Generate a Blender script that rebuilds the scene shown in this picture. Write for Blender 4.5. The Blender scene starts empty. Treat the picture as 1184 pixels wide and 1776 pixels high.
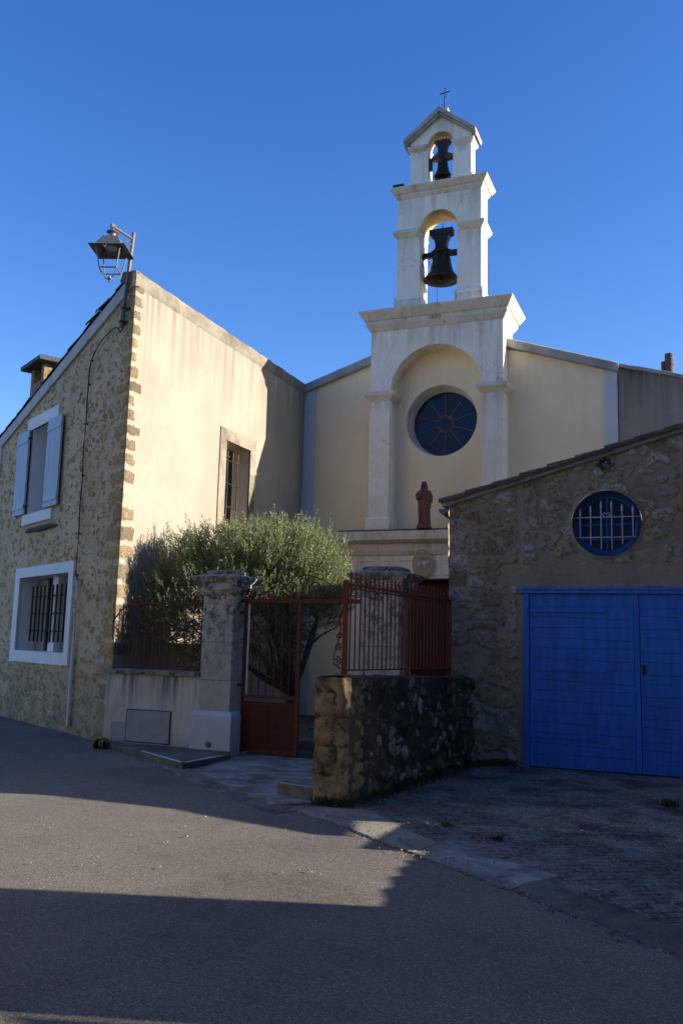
import bpy, math, random
from math import sin, cos, pi, radians, sqrt, atan2, exp
from mathutils import Vector, Matrix, noise
R = math.radians
random.seed(7)
sc = bpy.context.scene
COL = sc.collection

# ------------------------------------------------------------------ camera
PITCH, ROLL, YAW = math.atan(225/1540), R(1.467), R(22.0)
cd = bpy.data.cameras.new('camera'); cam = bpy.data.objects.new('camera', cd); COL.objects.link(cam)
cd.sensor_fit = 'VERTICAL'; cd.sensor_height = 36; cd.sensor_width = 24
cd.lens = 1540/1776*36; cd.clip_end = 2000; cd.clip_start = 0.05
cam.matrix_world = Matrix.Translation((0, 0, 1.6)) @ Matrix.Rotation(YAW, 4, 'Z') @ Matrix.Rotation(pi/2+PITCH, 4, 'X') @ Matrix.Rotation(ROLL, 4, 'Z')
sc.camera = cam
# ------------------------------------------------------------------ light
SAZ, SEL = R(17.0), R(17.3)            # direction towards the sun, azimuth from +X
SUN = Vector((cos(SEL)*cos(SAZ), cos(SEL)*sin(SAZ), sin(SEL)))
w = bpy.data.worlds.new("World"); sc.world = w; w.use_nodes = True
wn = w.node_tree; bg = wn.nodes['Background']
sky = wn.nodes.new('ShaderNodeTexSky'); sky.sky_type = 'NISHITA'; sky.sun_disc = False
sky.sun_elevation = SEL; sky.sun_rotation = pi/2 - SAZ
sky.air_density = 1.0; sky.dust_density = 0.5; sky.ozone_density = 2.5; sky.altitude = 300
hsv = wn.nodes.new('ShaderNodeHueSaturation'); hsv.inputs['Hue'].default_value = 0.518; hsv.inputs['Saturation'].default_value = 1.30; hsv.inputs['Value'].default_value = 2.0
wn.links.new(sky.outputs[0], hsv.inputs['Color']); wn.links.new(hsv.outputs[0], bg.inputs[0]); bg.inputs[1].default_value = 0.065
sd = bpy.data.lights.new('sun', 'SUN'); sd.energy = 5.0; sd.angle = R(0.4); sd.color = (1.0, 0.92, 0.80)
so = bpy.data.objects.new('sun', sd); COL.objects.link(so)
so.rotation_euler = SUN.to_track_quat('Z', 'Y').to_euler(); so.location = (20, 6, 15)
sc.view_settings.view_transform = 'Standard'; sc.view_settings.look = 'None'
sc.view_settings.exposure = 1.05; sc.view_settings.gamma = 1.0
sc.cycles.max_bounces = 8

# ------------------------------------------------------------------ materials
class NT:
    def __init__(s, name, rough=0.85, spec=0.3):
        s.m = bpy.data.materials.new(name); s.m.use_nodes = True
        s.t = s.m.node_tree; s.b = s.t.nodes['Principled BSDF']
        s.b.inputs['Roughness'].default_value = rough
        s.b.inputs['Specular IOR Level'].default_value = spec
        s.tc = s.t.nodes.new('ShaderNodeTexCoord').outputs['Object']
    def link(s, a, b): s.t.links.new(a, b)
    def put(s, sock, v):
        if isinstance(v, (int, float)): sock.default_value = v
        elif isinstance(v, (tuple, list)): sock.default_value = tuple(v)+((1.0,) if len(v) == 3 and len(sock.default_value) == 4 else ())
        else: s.link(v, sock)
    def mp(s, scale=(1, 1, 1), rot=(0, 0, 0), src=None):
        n = s.t.nodes.new('ShaderNodeMapping'); s.link(src or s.tc, n.inputs[0])
        n.inputs['Scale'].default_value = scale; n.inputs['Rotation'].default_value = rot; return n.outputs[0]
    def noise(s, scale, detail=4, rough=0.55, vec=None, dist=0):
        n = s.t.nodes.new('ShaderNodeTexNoise'); s.link(vec or s.tc, n.inputs['Vector'])
        n.inputs['Scale'].default_value = scale; n.inputs['Detail'].default_value = detail
        n.inputs['Roughness'].default_value = rough; n.inputs['Distortion'].default_value = dist
        return n.outputs['Fac']
    def vor(s, scale, feat='F1', vec=None, rnd=1.0, out='Distance'):
        n = s.t.nodes.new('ShaderNodeTexVoronoi'); s.link(vec or s.tc, n.inputs['Vector']); n.feature = feat
        n.inputs['Scale'].default_value = scale; n.inputs['Randomness'].default_value = rnd
        return n.outputs[out]
    def rng(s, v, a, b, c=0.0, d=1.0):
        n = s.t.nodes.new('ShaderNodeMapRange'); s.put(n.inputs[0], v)
        for i, x in enumerate((a, b, c, d)): n.inputs[i+1].default_value = x
        return n.outputs[0]
    def ramp(s, v, stops):
        n = s.t.nodes.new('ShaderNodeValToRGB'); s.link(v, n.inputs[0]); e = n.color_ramp.elements
        while len(e) < len(stops): e.new(0.5)
        for x, (p, c) in zip(e, stops): x.position = p; x.color = (c[0], c[1], c[2], 1)
        return n.outputs[0]
    def mix(s, f, a, b, mode='MIX'):
        n = s.t.nodes.new('ShaderNodeMix'); n.data_type = 'RGBA'; n.blend_type = mode
        s.put(n.inputs[0], f); s.put(n.inputs[6], a); s.put(n.inputs[7], b); return n.outputs[2]
    def math(s, op, a, b=0.0):
        n = s.t.nodes.new('ShaderNodeMath'); n.operation = op; s.put(n.inputs[0], a); s.put(n.inputs[1], b); return n.outputs[0]
    def xyz(s, src=None):
        n = s.t.nodes.new('ShaderNodeSeparateXYZ'); s.link(src or s.tc, n.inputs[0]); return n.outputs
    def attr(s, name):
        n = s.t.nodes.new('ShaderNodeAttribute'); n.attribute_name = name
        q = s.t.nodes.new('ShaderNodeSeparateColor'); s.link(n.outputs['Color'], q.inputs[0]); return q.outputs
    def bump(s, h, strength=0.3, dist=0.02):
        n = s.t.nodes.new('ShaderNodeBump'); s.link(h, n.inputs['Height'])
        n.inputs['Strength'].default_value = strength; n.inputs['Distance'].default_value = dist
        s.link(n.outputs[0], s.b.inputs['Normal'])
    def mixv(s, n_, amt=0.35, sc=2.2):
        t = s.t.nodes.new('ShaderNodeTexNoise'); s.link(s.tc, t.inputs['Vector']); t.inputs['Scale'].default_value = sc; t.inputs['Detail'].default_value = 5
        m = s.t.nodes.new('ShaderNodeVectorMath'); m.operation = 'MULTIPLY_ADD'; s.link(t.outputs['Color'], m.inputs[0]); m.inputs[1].default_value = (amt, amt, amt); s.link(s.tc, m.inputs[2]); return m.outputs[0]
    def col(s, c): s.put(s.b.inputs['Base Color'], c); return s.m

def plaster_cream_nodes(n):
    base = n.mix(n.rng(n.noise(0.9, 5), 0.35, 0.68), (0.325, 0.283, 0.222), (0.395, 0.347, 0.275))
    base = n.mix(n.rng(n.noise(14, 3, vec=n.mp((1, 1, 0.35))), 0.35, 0.75, 0, 0.25), base, (0.27, 0.225, 0.16))
    streak = n.noise(1.0, 5, 0.62, vec=n.mp((6.5, 6.5, 0.28)))
    z = n.xyz()[2]
    top = n.rng(z, 5.2, 7.45, 0.0, 1.0)
    topm = n.math('MULTIPLY', n.rng(streak, 0.42, 0.66), n.math('POWER', top, 1.6))
    base = n.mix(n.math('MULTIPLY', topm, 0.95), base, (0.14, 0.125, 0.095))
    st2 = n.noise(1.0, 4, 0.6, vec=n.mp((3.0, 3.0, 0.25)))
    base = n.mix(n.math('MULTIPLY', n.math('MULTIPLY', n.rng(st2, 0.5, 0.72), n.rng(n.xyz()[1], 3.6, 6.2)), n.rng(z, 2.5, 7.2, 0.15, 0.8)), base, (0.15, 0.14, 0.115))
    return base
def m_cream():
    n = NT('cream_lime_plaster', 0.92, 0.15); n.bump(n.noise(38, 5, 0.6), 0.25, 0.01); return n.col(plaster_cream_nodes(n))
def m_cream_stone():
    n = NT('cream_plaster_with_quoins', 0.92, 0.15); a = n.attr('stone')
    st = n.ramp(a[1], [(0.0, (0.15, 0.12, 0.085)), (0.35, (0.25, 0.19, 0.11)), (0.7, (0.36, 0.26, 0.13)), (1.0, (0.21, 0.175, 0.13))])
    pit = n.noise(34, 5, 0.7); st = n.mix(n.rng(pit, 0.46, 0.60, 0, 0.75), st, (0.07, 0.06, 0.045))
    nz = n.math('ADD', a[0], n.rng(n.noise(30, 3), 0.3, 0.7, -0.25, 0.25))
    m = n.rng(nz, 0.35, 0.55); c = n.mix(m, plaster_cream_nodes(n), st)
    n.bump(n.math('ADD', n.math('MULTIPLY', n.noise(45, 6, 0.7), n.rng(m, 0, 1, 0.3, 1.3)), 0), 0.55, 0.02); return n.col(c)
def m_yellow():
    n = NT('pale_yellow_render', 0.9, 0.2)
    c = n.mix(n.rng(n.noise(0.8, 5), 0.35, 0.7), (0.88, 0.71, 0.44), (0.93, 0.78, 0.52))
    c = n.mix(n.rng(n.noise(3.0, 4, vec=n.mp((1, 1, 0.4))), 0.5, 0.75, 0, 0.5), c, (0.86, 0.68, 0.41))
    c = n.mix(n.math('MULTIPLY', n.rng(n.noise(1.0, 6, 0.68, vec=n.mp((2.2, 2.2, 0.5))), 0.5, 0.72), n.rng(n.xyz()[2], 4.5, 7.6, 0.1, 0.4)), c, (0.66, 0.52, 0.31))
    n.bump(n.noise(40, 4), 0.2, 0.008); return n.col(c)
def m_white_render():
    n = NT('pale_lime_render', 0.9, 0.2)
    c = n.mix(n.rng(n.noise(1.4, 6, 0.6), 0.35, 0.68), (0.80, 0.73, 0.62), (0.90, 0.84, 0.75))
    c = n.mix(n.rng(n.noise(1.0, 5, 0.6, vec=n.mp((5, 5, 0.5))), 0.50, 0.72, 0, 0.75), c, (0.50, 0.43, 0.33))
    c = n.mix(n.rng(n.noise(22, 5, 0.65), 0.56, 0.72, 0, 0.5), c, (0.40, 0.35, 0.27))
    z = n.xyz()[2]; dm = None
    for a_, b_ in ((7.75, 8.36), (10.95, 11.38), (12.25, 12.48), (6.45, 6.78), (10.15, 10.45), (8.75, 9.0)):
        w_ = n.math('MULTIPLY', n.rng(z, a_, b_), n.math('LESS_THAN', z, b_+.02)); dm = w_ if dm is None else n.math('MAXIMUM', dm, w_)
    drip = n.math('MULTIPLY', dm, n.rng(n.noise(1.0, 6, 0.68, vec=n.mp((7, 7, 0.45))), 0.42, 0.62))
    c = n.mix(n.math('MULTIPLY', drip, 0.6), c, (0.36, 0.29, 0.19))
    crk = n.math('LESS_THAN', n.vor(1.1, 'DISTANCE_TO_EDGE', vec=n.mixv(n, 0.25, 3.0)), 0.004); c = n.mix(n.math('MULTIPLY', crk, n.rng(n.noise(0.8, 3), 0.48, 0.56, 0, 0.5)), c, (0.3, 0.26, 0.2))
    n.bump(n.noise(35, 5), 0.25, 0.01); return n.col(c)
def m_cornice():
    n = NT('stained_cornice_render', 0.9, 0.2)
    c = n.mix(n.rng(n.noise(1.7, 6, 0.6), 0.35, 0.68), (0.62, 0.55, 0.45), (0.76, 0.69, 0.58))
    c = n.mix(n.rng(n.noise(1.0, 5, 0.65, vec=n.mp((4, 4, 1.1))), 0.52, 0.72, 0, 0.75), c, (0.36, 0.275, 0.17))
    c = n.mix(n.rng(n.noise(3.2, 6, 0.7, vec=n.mp((2, 2, 1))), 0.6, 0.72, 0, 0.8), c, (0.12, 0.095, 0.07))
    n.bump(n.noise(30, 5), 0.3, 0.01); return n.col(c)
def m_greycop():
    n = NT('weathered_grey_mortar', 0.95, 0.15)
    c = n.mix(n.rng(n.noise(2.2, 6, 0.65), 0.35, 0.68), (0.30, 0.285, 0.255), (0.46, 0.445, 0.41))
    c = n.mix(n.rng(n.noise(9, 6, 0.7), 0.55, 0.7, 0, 0.7), c, (0.14, 0.13, 0.115))
    n.bump(n.noise(25, 6, 0.65), 0.5, 0.015); return n.col(c)
def m_oldgrey():
    n = NT('old_grey_plaster', 0.95, 0.15)
    c = n.mix(n.rng(n.noise(0.9, 5), 0.35, 0.68), (0.30, 0.255, 0.2), (0.40, 0.35, 0.28))
    c = n.mix(n.math('MULTIPLY', n.rng(n.noise(1.0, 5, 0.6, vec=n.mp((5, 5, 0.35))), 0.38, 0.66), n.rng(n.xyz()[2], 5.9, 7.2, 0.1, 1.0)), c, (0.075, 0.068, 0.055))
    n.bump(n.noise(30, 5), 0.35, 0.012); return n.col(c)
def m_gardenwall():
    n = NT('streaked_cream_plaster', 0.9, 0.2)
    c = n.mix(n.rng(n.noise(1.6, 5), 0.35, 0.68), (0.58, 0.54, 0.45), (0.72, 0.68, 0.58))
    s_ = n.math('MULTIPLY', n.rng(n.noise(1.0, 6, 0.68, vec=n.mp((8, 8, 0.5))), 0.46, 0.60), n.rng(n.xyz()[2], 0.40, 1.0))
    c = n.mix(n.math('MULTIPLY', s_, 0.9), c, (0.13, 0.135, 0.135))
    c = n.mix(n.rng(n.xyz()[2], 0.28, 0.0, 0, 0.5), c, (0.2, 0.18, 0.14))
    n.bump(n.noise(30, 5), 0.3, 0.01); return n.col(c)
def m_pillar():
    n = NT('mottled_pillar_stone', 0.9, 0.2)
    c = n.mix(n.rng(n.noise(2.3, 5), 0.35, 0.68), (0.46, 0.42, 0.35), (0.60, 0.565, 0.49))
    c = n.mix(n.rng(n.noise(1.6, 3), 0.55, 0.7, 0, 0.35), c, (0.42, 0.28, 0.19))
    lich = n.math('MULTIPLY', n.math('MAXIMUM', n.rng(n.noise(8, 8, 0.78), 0.48, 0.57), n.rng(n.noise(1.0, 6, 0.7, vec=n.mp((9, 9, 1.2))), 0.54, 0.64)), n.rng(n.xyz()[2], 0.9, 2.1, 0.12, 1))
    c = n.mix(n.math('MULTIPLY', lich, 0.92), c, (0.05, 0.053, 0.055))
    z = n.xyz()[2]
    j = n.math('LESS_THAN', n.math('ABSOLUTE', n.math('SUBTRACT', z, 1.02)), 0.005)
    j2 = n.math('LESS_THAN', n.math('ABSOLUTE', n.math('SUBTRACT', z, 1.55)), 0.004)
    c = n.mix(n.math('MULTIPLY', n.math('MAXIMUM', j, j2), 0.6), c, (0.1, 0.09, 0.08))
    n.bump(n.noise(30, 6, 0.65), 0.4, 0.012); return n.col(c)
def m_capstone():
    n = NT('lichen_black_capstone', 0.95, 0.15)
    c = n.mix(n.rng(n.noise(11, 7, 0.75), 0.44, 0.6), (0.36, 0.34, 0.30), (0.06, 0.065, 0.065))
    n.bump(n.noise(30, 6, 0.7), 0.6, 0.015); return n.col(c)
def m_rubble():
    n = NT('tan_rubble_pointing', 0.95, 0.12); a = n.attr('stone')
    mor = n.mix(n.rng(n.noise(1.2, 5), 0.35, 0.65), (0.60, 0.445, 0.28), (0.72, 0.55, 0.365))
    mor = n.mix(n.rng(n.noise(18, 4, 0.6), 0.5, 0.72, 0, 0.45), mor, (0.31, 0.235, 0.145))
    st = n.ramp(a[1], [(0.0, (0.30, 0.21, 0.115)), (0.3, (0.44, 0.31, 0.17)), (0.55, (0.54, 0.385, 0.20)), (0.8, (0.53, 0.37, 0.17)), (1.0, (0.50, 0.42, 0.30))])
    st = n.mix(n.rng(n.noise(26, 6, 0.7), 0.45, 0.62, 0, 0.6), st, (0.21, 0.15, 0.085))
    nz = n.math('ADD', a[0], n.rng(n.noise(22, 4, 0.65), 0.3, 0.7, -0.35, 0.35))
    m = n.rng(nz, 0.42, 0.52); c = n.mix(m, mor, st)
    c = n.mix(n.math('MULTIPLY', n.rng(n.xyz()[2], 1.5, 0.1), n.rng(n.noise(2.2, 6, 0.7), 0.35, 0.6, 0.25, 0.8)), c, (0.22, 0.185, 0.135))
    fl = n.rng(n.noise(13, 3, 0.55, vec=n.mp((1, 1, 1.8)), dist=0.4), 0.60, 0.64)
    c = n.mix(n.math('MULTIPLY', fl, 0.6), c, (0.25, 0.175, 0.10))
    pit = n.noise(20, 5, 0.7)
    n.bump(n.math('SUBTRACT', pit, n.math('MULTIPLY', fl, 0.6)), 0.7, 0.03); return n.col(c)
def m_garage():
    n = NT('grey_pointed_rubble', 0.95, 0.12); a = n.attr('stone')
    mor = n.mix(n.rng(n.noise(1.3, 5), 0.35, 0.65), (0.33, 0.27, 0.19), (0.44, 0.365, 0.265))
    st = n.ramp(a[1], [(0.0, (0.30, 0.22, 0.13)), (0.25, (0.46, 0.36, 0.23)), (0.5, (0.50, 0.36, 0.18)), (0.72, (0.50, 0.42, 0.31)), (0.9, (0.64, 0.58, 0.47)), (1.0, (0.42, 0.21, 0.10))])
    st = n.mix(n.rng(n.noise(20, 7, 0.75), 0.46, 0.60, 0, 0.8), st, (0.12, 0.10, 0.075))
    st = n.mix(n.rng(n.noise(45, 5, 0.6), 0.55, 0.7, 0, 0.5), st, (0.5, 0.47, 0.4))
    nz = n.math('ADD', a[0], n.rng(n.noise(16, 4, 0.65), 0.3, 0.7, -0.3, 0.3))
    m = n.rng(nz, 0.40, 0.50); c = n.mix(m, mor, st); rim = n.math('MULTIPLY', n.rng(nz, 0.16, 0.36), n.rng(nz, 0.50, 0.38)); c = n.mix(n.math('MULTIPLY', rim, 0.22), c, (0.09, 0.075, 0.055))
    n.bump(n.math('ADD', n.noise(24, 7, 0.72), n.math('MULTIPLY', m, 0.25)), 0.85, 0.03); return n.col(c)
def m_lowwall():
    n = NT('blackened_field_stone', 0.9, 0.2); a = n.attr('stone')
    mor = n.mix(n.rng(n.noise(2.0, 6), 0.35, 0.65), (0.04, 0.036, 0.028), (0.12, 0.105, 0.08))
    st = n.ramp(a[1], [(0.0, (0.09, 0.078, 0.06)), (0.45, (0.21, 0.18, 0.14)), (0.75, (0.33, 0.29, 0.23)), (0.92, (0.48, 0.45, 0.39)), (1.0, (0.56, 0.53, 0.48))])
    st = n.mix(n.rng(n.noise(14, 7, 0.75), 0.46, 0.62, 0, 0.8), st, (0.035, 0.033, 0.026))
    och = n.ramp(a[2], [(0.0, (0.30, 0.215, 0.11)), (1.0, (0.48, 0.36, 0.20))])
    och = n.mix(n.rng(n.noise(7, 7, 0.75), 0.5, 0.62, 0, 0.85), och, (0.045, 0.037, 0.026))
    isend = n.math('LESS_THAN', n.xyz()[1], 0.30)
    st = n.mix(isend, st, och); mor = n.mix(isend, mor, (0.15, 0.12, 0.08))
    nz = n.math('ADD', a[0], n.rng(n.noise(14, 4, 0.65), 0.3, 0.7, -0.3, 0.3))
    m = n.rng(nz, 0.35, 0.6); c = n.mix(m, mor, st)
    blk = n.math('MULTIPLY', n.rng(n.noise(1.6, 6, 0.7), 0.4, 0.62), n.rng(n.xyz()[2], 0.55, 1.2, 0.15, 1))
    c = n.mix(n.math('MULTIPLY', blk, 0.85), c, (0.022, 0.024, 0.02))
    n.bump(n.noise(24, 7, 0.72), 0.8, 0.03); return n.col(c)
def m_asphalt():
    n = NT('worn_asphalt', 0.9, 0.12)
    v = n.vor(130, out='Color')
    g = n.noise(160, 3, 0.7); q = n.xyz(v)
    c = n.ramp(q[0], [(0.0, (0.14, 0.122, 0.098)), (0.6, (0.21, 0.185, 0.152)), (0.9, (0.28, 0.25, 0.208)), (1.0, (0.40, 0.36, 0.31))])
    c = n.mix(n.rng(n.noise(0.55, 6, 0.6), 0.38, 0.66), c, n.mix(1.0, c, (0.74, 0.74, 0.75), 'MULTIPLY'))
    pt = n.rng(n.vor(0.45, vec=n.mp((1, 1.6, 1)), out='Color') if False else n.noise(0.22, 2, 0.4), 0.5, 0.515); c = n.mix(pt, c, n.mix(1.0, c, (0.88, 0.88, 0.87), 'MULTIPLY'))
    crk = n.math('LESS_THAN', n.vor(0.42, 'DISTANCE_TO_EDGE', vec=n.mixv(n)), 0.0022); c = n.mix(n.math('MULTIPLY', crk, n.rng(n.noise(0.6, 3), 0.52, 0.6, 0, 0.12)), c, (0.03, 0.028, 0.026))
    c = n.mix(n.rng(n.noise(4.5, 5, 0.6), 0.58, 0.75, 0, 0.35), c, (0.055, 0.05, 0.046))
    n.bump(n.math('ADD', n.vor(130), n.math('MULTIPLY', g, 0.6)), 0.3, 0.006); return n.col(c)
def m_gravel():
    n = NT('limestone_gravel', 0.9, 0.2)
    v = n.xyz(n.vor(85, out='Color'))
    c = n.ramp(v[0], [(0.0, (0.12, 0.10, 0.08)), (0.55, (0.24, 0.21, 0.17)), (0.85, (0.38, 0.34, 0.28)), (1.0, (0.6, 0.56, 0.5))])
    c = n.mix(n.rng(n.noise(1.6, 7, 0.7), 0.44, 0.62, 0, 0.85), c, (0.06, 0.05, 0.036))
    n.bump(n.vor(85), 0.5, 0.008); return n.col(c)
def m_concrete(name='pale_concrete', a=(0.16, 0.148, 0.128), b=(0.40, 0.38, 0.34)):
    n = NT(name, 0.85, 0.25)
    c = n.mix(n.rng(n.noise(2.6, 8, 0.7, dist=0.6), 0.4, 0.62), a, b)
    c = n.mix(n.rng(n.noise(1.1, 6, 0.7), 0.5, 0.66, 0, 0.7), c, tuple(x*0.35 for x in a))
    c = n.mix(n.rng(n.noise(60, 3, 0.7), 0.55, 0.75, 0, 0.5), c, tuple(x*0.6 for x in a))
    n.bump(n.noise(70, 5, 0.7), 0.4, 0.006); return n.col(c)
def m_brickpave():
    n = NT('worn_brick_paving', 0.85, 0.25)
    br = n.t.nodes.new('ShaderNodeTexBrick'); n.link(n.mp((1, 1, 1), (0, 0, R(-32))), br.inputs[0])
    br.inputs['Scale'].default_value = 2.6; br.inputs['Mortar Size'].default_value = 0.022; br.inputs['Bias'].default_value = 0.0
    br.inputs['Color1'].default_value = (0.14, 0.095, 0.078, 1); br.inputs['Color2'].default_value = (0.18, 0.145, 0.125, 1); br.inputs['Mortar'].default_value = (0.04, 0.035, 0.03, 1)
    c = n.mix(n.rng(n.noise(2.4, 8, 0.75), 0.46, 0.62, 0, 0.75), br.outputs[0], (0.26, 0.25, 0.225))
    c = n.mix(n.rng(n.noise(5.5, 6, 0.75), 0.5, 0.64, 0, 0.6), c, (0.05, 0.045, 0.038))
    c = n.mix(n.rng(n.xyz(n.vor(60, out='Color'))[0], 0.90, 0.97, 0, 0.8), c, (0.4, 0.38, 0.34))
    n.bump(n.math('SUBTRACT', n.noise(40, 5), br.outputs[1]), 0.5, 0.01); return n.col(c)
def m_paint(name, c, rough=0.5, var=0.25, grain=None, spec=0.4):
    n = NT(name, rough, spec)
    k = n.mix(n.rng(n.noise(3.0, 6, 0.65, vec=n.mp(grain) if grain else None), 0.38, 0.66), c, tuple(x*(1-var) for x in c))
    n.bump(n.noise(25, 5, vec=n.mp(grain) if grain else None), 0.12, 0.006); return n.col(k)
def m_metal(name, c, rough=0.55, met=0.0):
    n = NT(name, rough, 0.5); n.b.inputs['Metallic'].default_value = met
    k = n.mix(n.rng(n.noise(18, 6, 0.7), 0.45, 0.65), c, tuple(x*0.6 for x in c)); n.bump(n.noise(60, 4), 0.2, 0.004); return n.col(k)
def m_rust(name, c1, c2, rough=0.65):
    n = NT(name, rough, 0.4); k = n.mix(n.rng(n.noise(14, 7, 0.75), 0.42, 0.66), c1, c2); n.bump(n.noise(50, 5), 0.3, 0.004); return n.col(k)
def m_glass(name, c, rough=0.12):
    n = NT(name, rough, 0.22); n.bump(n.noise(3, 2), 0.04, 0.01); return n.col(c)
def m_leaf(name, c1, c2, pale):
    n = NT(name, 0.55, 0.35)
    nt = n.t; oi = nt.nodes.new('ShaderNodeNewGeometry')
    c = n.mix(n.rng(oi.outputs['Random Per Island'], 0, 1), c1, c2)
    c = n.mix(n.math('MULTIPLY', oi.outputs['Backfacing'], 0.6), c, pale)
    n.col(c)
    tr = nt.nodes.new('ShaderNodeBsdfTranslucent'); n.link(n.mix(1.0, c, (1.2, 1.3, 0.6), 'MULTIPLY'), tr.inputs[0])
    ms = nt.nodes.new('ShaderNodeMixShader'); ms.inputs[0].default_value = 0.3
    out = [q for q in nt.nodes if q.type == 'OUTPUT_MATERIAL'][0]
    n.link(n.b.outputs[0], ms.inputs[1]); n.link(tr.outputs[0], ms.inputs[2]); n.link(ms.outputs[0], out.inputs[0]); return n.m
def m_tile():
    n = NT('weathered_roof_tile', 0.9, 0.15); g = n.t.nodes.new('ShaderNodeNewGeometry')
    c = n.mix(g.outputs['Random Per Island'], (0.15, 0.095, 0.06), (0.25, 0.15, 0.09))
    c = n.mix(n.rng(n.noise(9, 7, 0.75), 0.45, 0.6, 0, 0.85), c, (0.05, 0.047, 0.04))
    n.bump(n.noise(30, 5, 0.7), 0.5, 0.01); return n.col(c)

M = dict(revealcream=m_paint('bounce_lightened_reveal', (0.72, 0.62, 0.46), 0.9, 0.15), oldterra=m_rust('weathered_flue_pot', (0.13, 0.085, 0.065), (0.07, 0.055, 0.05), 0.9), glassoval=m_glass('blue_reflecting_glass', (0.02, 0.05, 0.12)), band=m_paint('weathered_white_band', (0.56, 0.55, 0.53), 0.85, 0.28), surround=m_concrete('weathered_stone_surround', (0.25, 0.208, 0.15), (0.34, 0.29, 0.22)), cream=m_cream(), creamstone=m_cream_stone(), yellow=m_yellow(), white=m_white_render(), cornice=m_cornice(),
         greycop=m_greycop(), oldgrey=m_oldgrey(), gwall=m_gardenwall(), pillar=m_pillar(), cap=m_capstone(), rubble=m_rubble(),
         garage=m_garage(), low=m_lowwall(), asphalt=m_asphalt(), gravel=m_gravel(), conc=m_concrete(), tile=m_tile(),
         brick=m_brickpave(), kerb=m_concrete('kerb_stone', (0.17, 0.155, 0.13), (0.33, 0.31, 0.28)),
         kerbpaint=m_paint('worn_white_kerb_paint', (0.62, 0.61, 0.58), 0.7, 0.45),
         whitepaint=m_paint('white_wall_paint', (0.78, 0.79, 0.80), 0.7, 0.08),
         strip=m_paint('pale_bluish_render', (0.60, 0.62, 0.64), 0.85, 0.12),
         shutter=m_paint('pale_blue_shutter_paint', (0.42, 0.54, 0.68), 0.6, 0.15, (2, 2, 0.3)),
         blue=m_paint('bright_blue_wood_paint', (0.06, 0.22, 0.74), 0.6, 0.34, (5, 5, 0.7)),
         bluedark=m_paint('dark_blue_paint', (0.03, 0.115, 0.36), 0.55, 0.3),
         red=m_rust('rusty_red_iron_paint', (0.19, 0.036, 0.014), (0.10, 0.020, 0.010)),
         redpanel=m_rust('dull_red_sheet_paint', (0.11, 0.014, 0.008), (0.07, 0.010, 0.006)),
         door=m_paint('dark_red_door_paint', (0.05, 0.008, 0.006), 0.6, 0.4, (4, 4, 0.4)),
         iron=m_metal('black_iron', (0.022, 0.02, 0.02)), lampgrey=m_metal('grey_lantern_metal', (0.20, 0.195, 0.185), 0.45, 0.3),
         bronze=m_metal('blackened_bronze', (0.035, 0.028, 0.022), 0.5, 0.6), yokew=m_rust('old_yoke_wood', (0.12, 0.10, 0.085), (0.055, 0.045, 0.04), 0.9),
         glassblue=m_glass('dark_blue_glass', (0.008, 0.018, 0.055)), glassdark=m_glass('dark_window_glass', (0.01, 0.011, 0.014)),
         copper=m_rust('oxblood_statue_paint', (0.17, 0.062, 0.048), (0.09, 0.036, 0.03), 0.6),
         leadbar=m_rust('reddish_lead_bar', (0.19, 0.125, 0.095), (0.12, 0.08, 0.065)), wood=m_rust('old_brown_wood', (0.10, 0.065, 0.04), (0.05, 0.035, 0.025), 0.8),
         terra=m_rust('terracotta', (0.30, 0.12, 0.06), (0.16, 0.08, 0.05), 0.85), slate=m_rust('dark_slate', (0.075, 0.08, 0.085), (0.035, 0.037, 0.04), 0.8),
         zinc=m_metal('zinc_gutter', (0.16, 0.20, 0.22), 0.6), hatch=m_paint('pale_grey_hatch', (0.40, 0.40, 0.41), 0.6, 0.25),
         plastic=m_paint('white_plastic', (0.70, 0.70, 0.70), 0.5, 0.1), rubber=m_paint('black_rubber', (0.02, 0.02, 0.02), 0.7, 0.2),
         bark=m_rust('olive_bark', (0.12, 0.10, 0.075), (0.06, 0.05, 0.04), 0.95), chim=m_rust('sooty_ochre_chimney', (0.34, 0.22, 0.12), (0.12, 0.08, 0.05), 0.95),
         leaf=m_leaf('olive_leaf', (0.11, 0.145, 0.06), (0.20, 0.235, 0.11), (0.32, 0.35, 0.25)), weed=m_leaf('weed_leaf', (0.035, 0.055, 0.018), (0.06, 0.08, 0.025), (0.07, 0.09, 0.04)),
         medal=m_rust('ochre_medallion_stone', (0.52, 0.42, 0.20), (0.46, 0.39, 0.24), 0.9), relief=m_rust('pale_relief_stone', (0.6, 0.56, 0.5), (0.5, 0.46, 0.4), 0.9),
         ochre=m_rust('ochre_numeral', (0.42, 0.30, 0.10), (0.36, 0.25, 0.1), 0.9), earth=m_concrete('garden_soil', (0.07, 0.055, 0.035), (0.12, 0.095, 0.06)),
         cobble=m_concrete('mortared_cobbles', (0.10, 0.092, 0.078), (0.26, 0.24, 0.21)), rough=m_concrete('rough_edging', (0.11, 0.10, 0.085), (0.19, 0.175, 0.15)), sand=m_concrete('sandy_concrete', (0.24, 0.21, 0.16), (0.36, 0.32, 0.25)), capping=m_concrete('aged_cream_capping', (0.20, 0.172, 0.13), (0.28, 0.243, 0.185)), soffit=m_concrete('ochre_stain_bounce_soffit', (0.62, 0.46, 0.25), (0.74, 0.60, 0.38)), curtain=m_paint('pale_inner_shutter', (0.30, 0.275, 0.24), 0.8, 0.2), lampglass=m_glass('pale_reflector', (0.5, 0.5, 0.46), 0.3))

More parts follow.
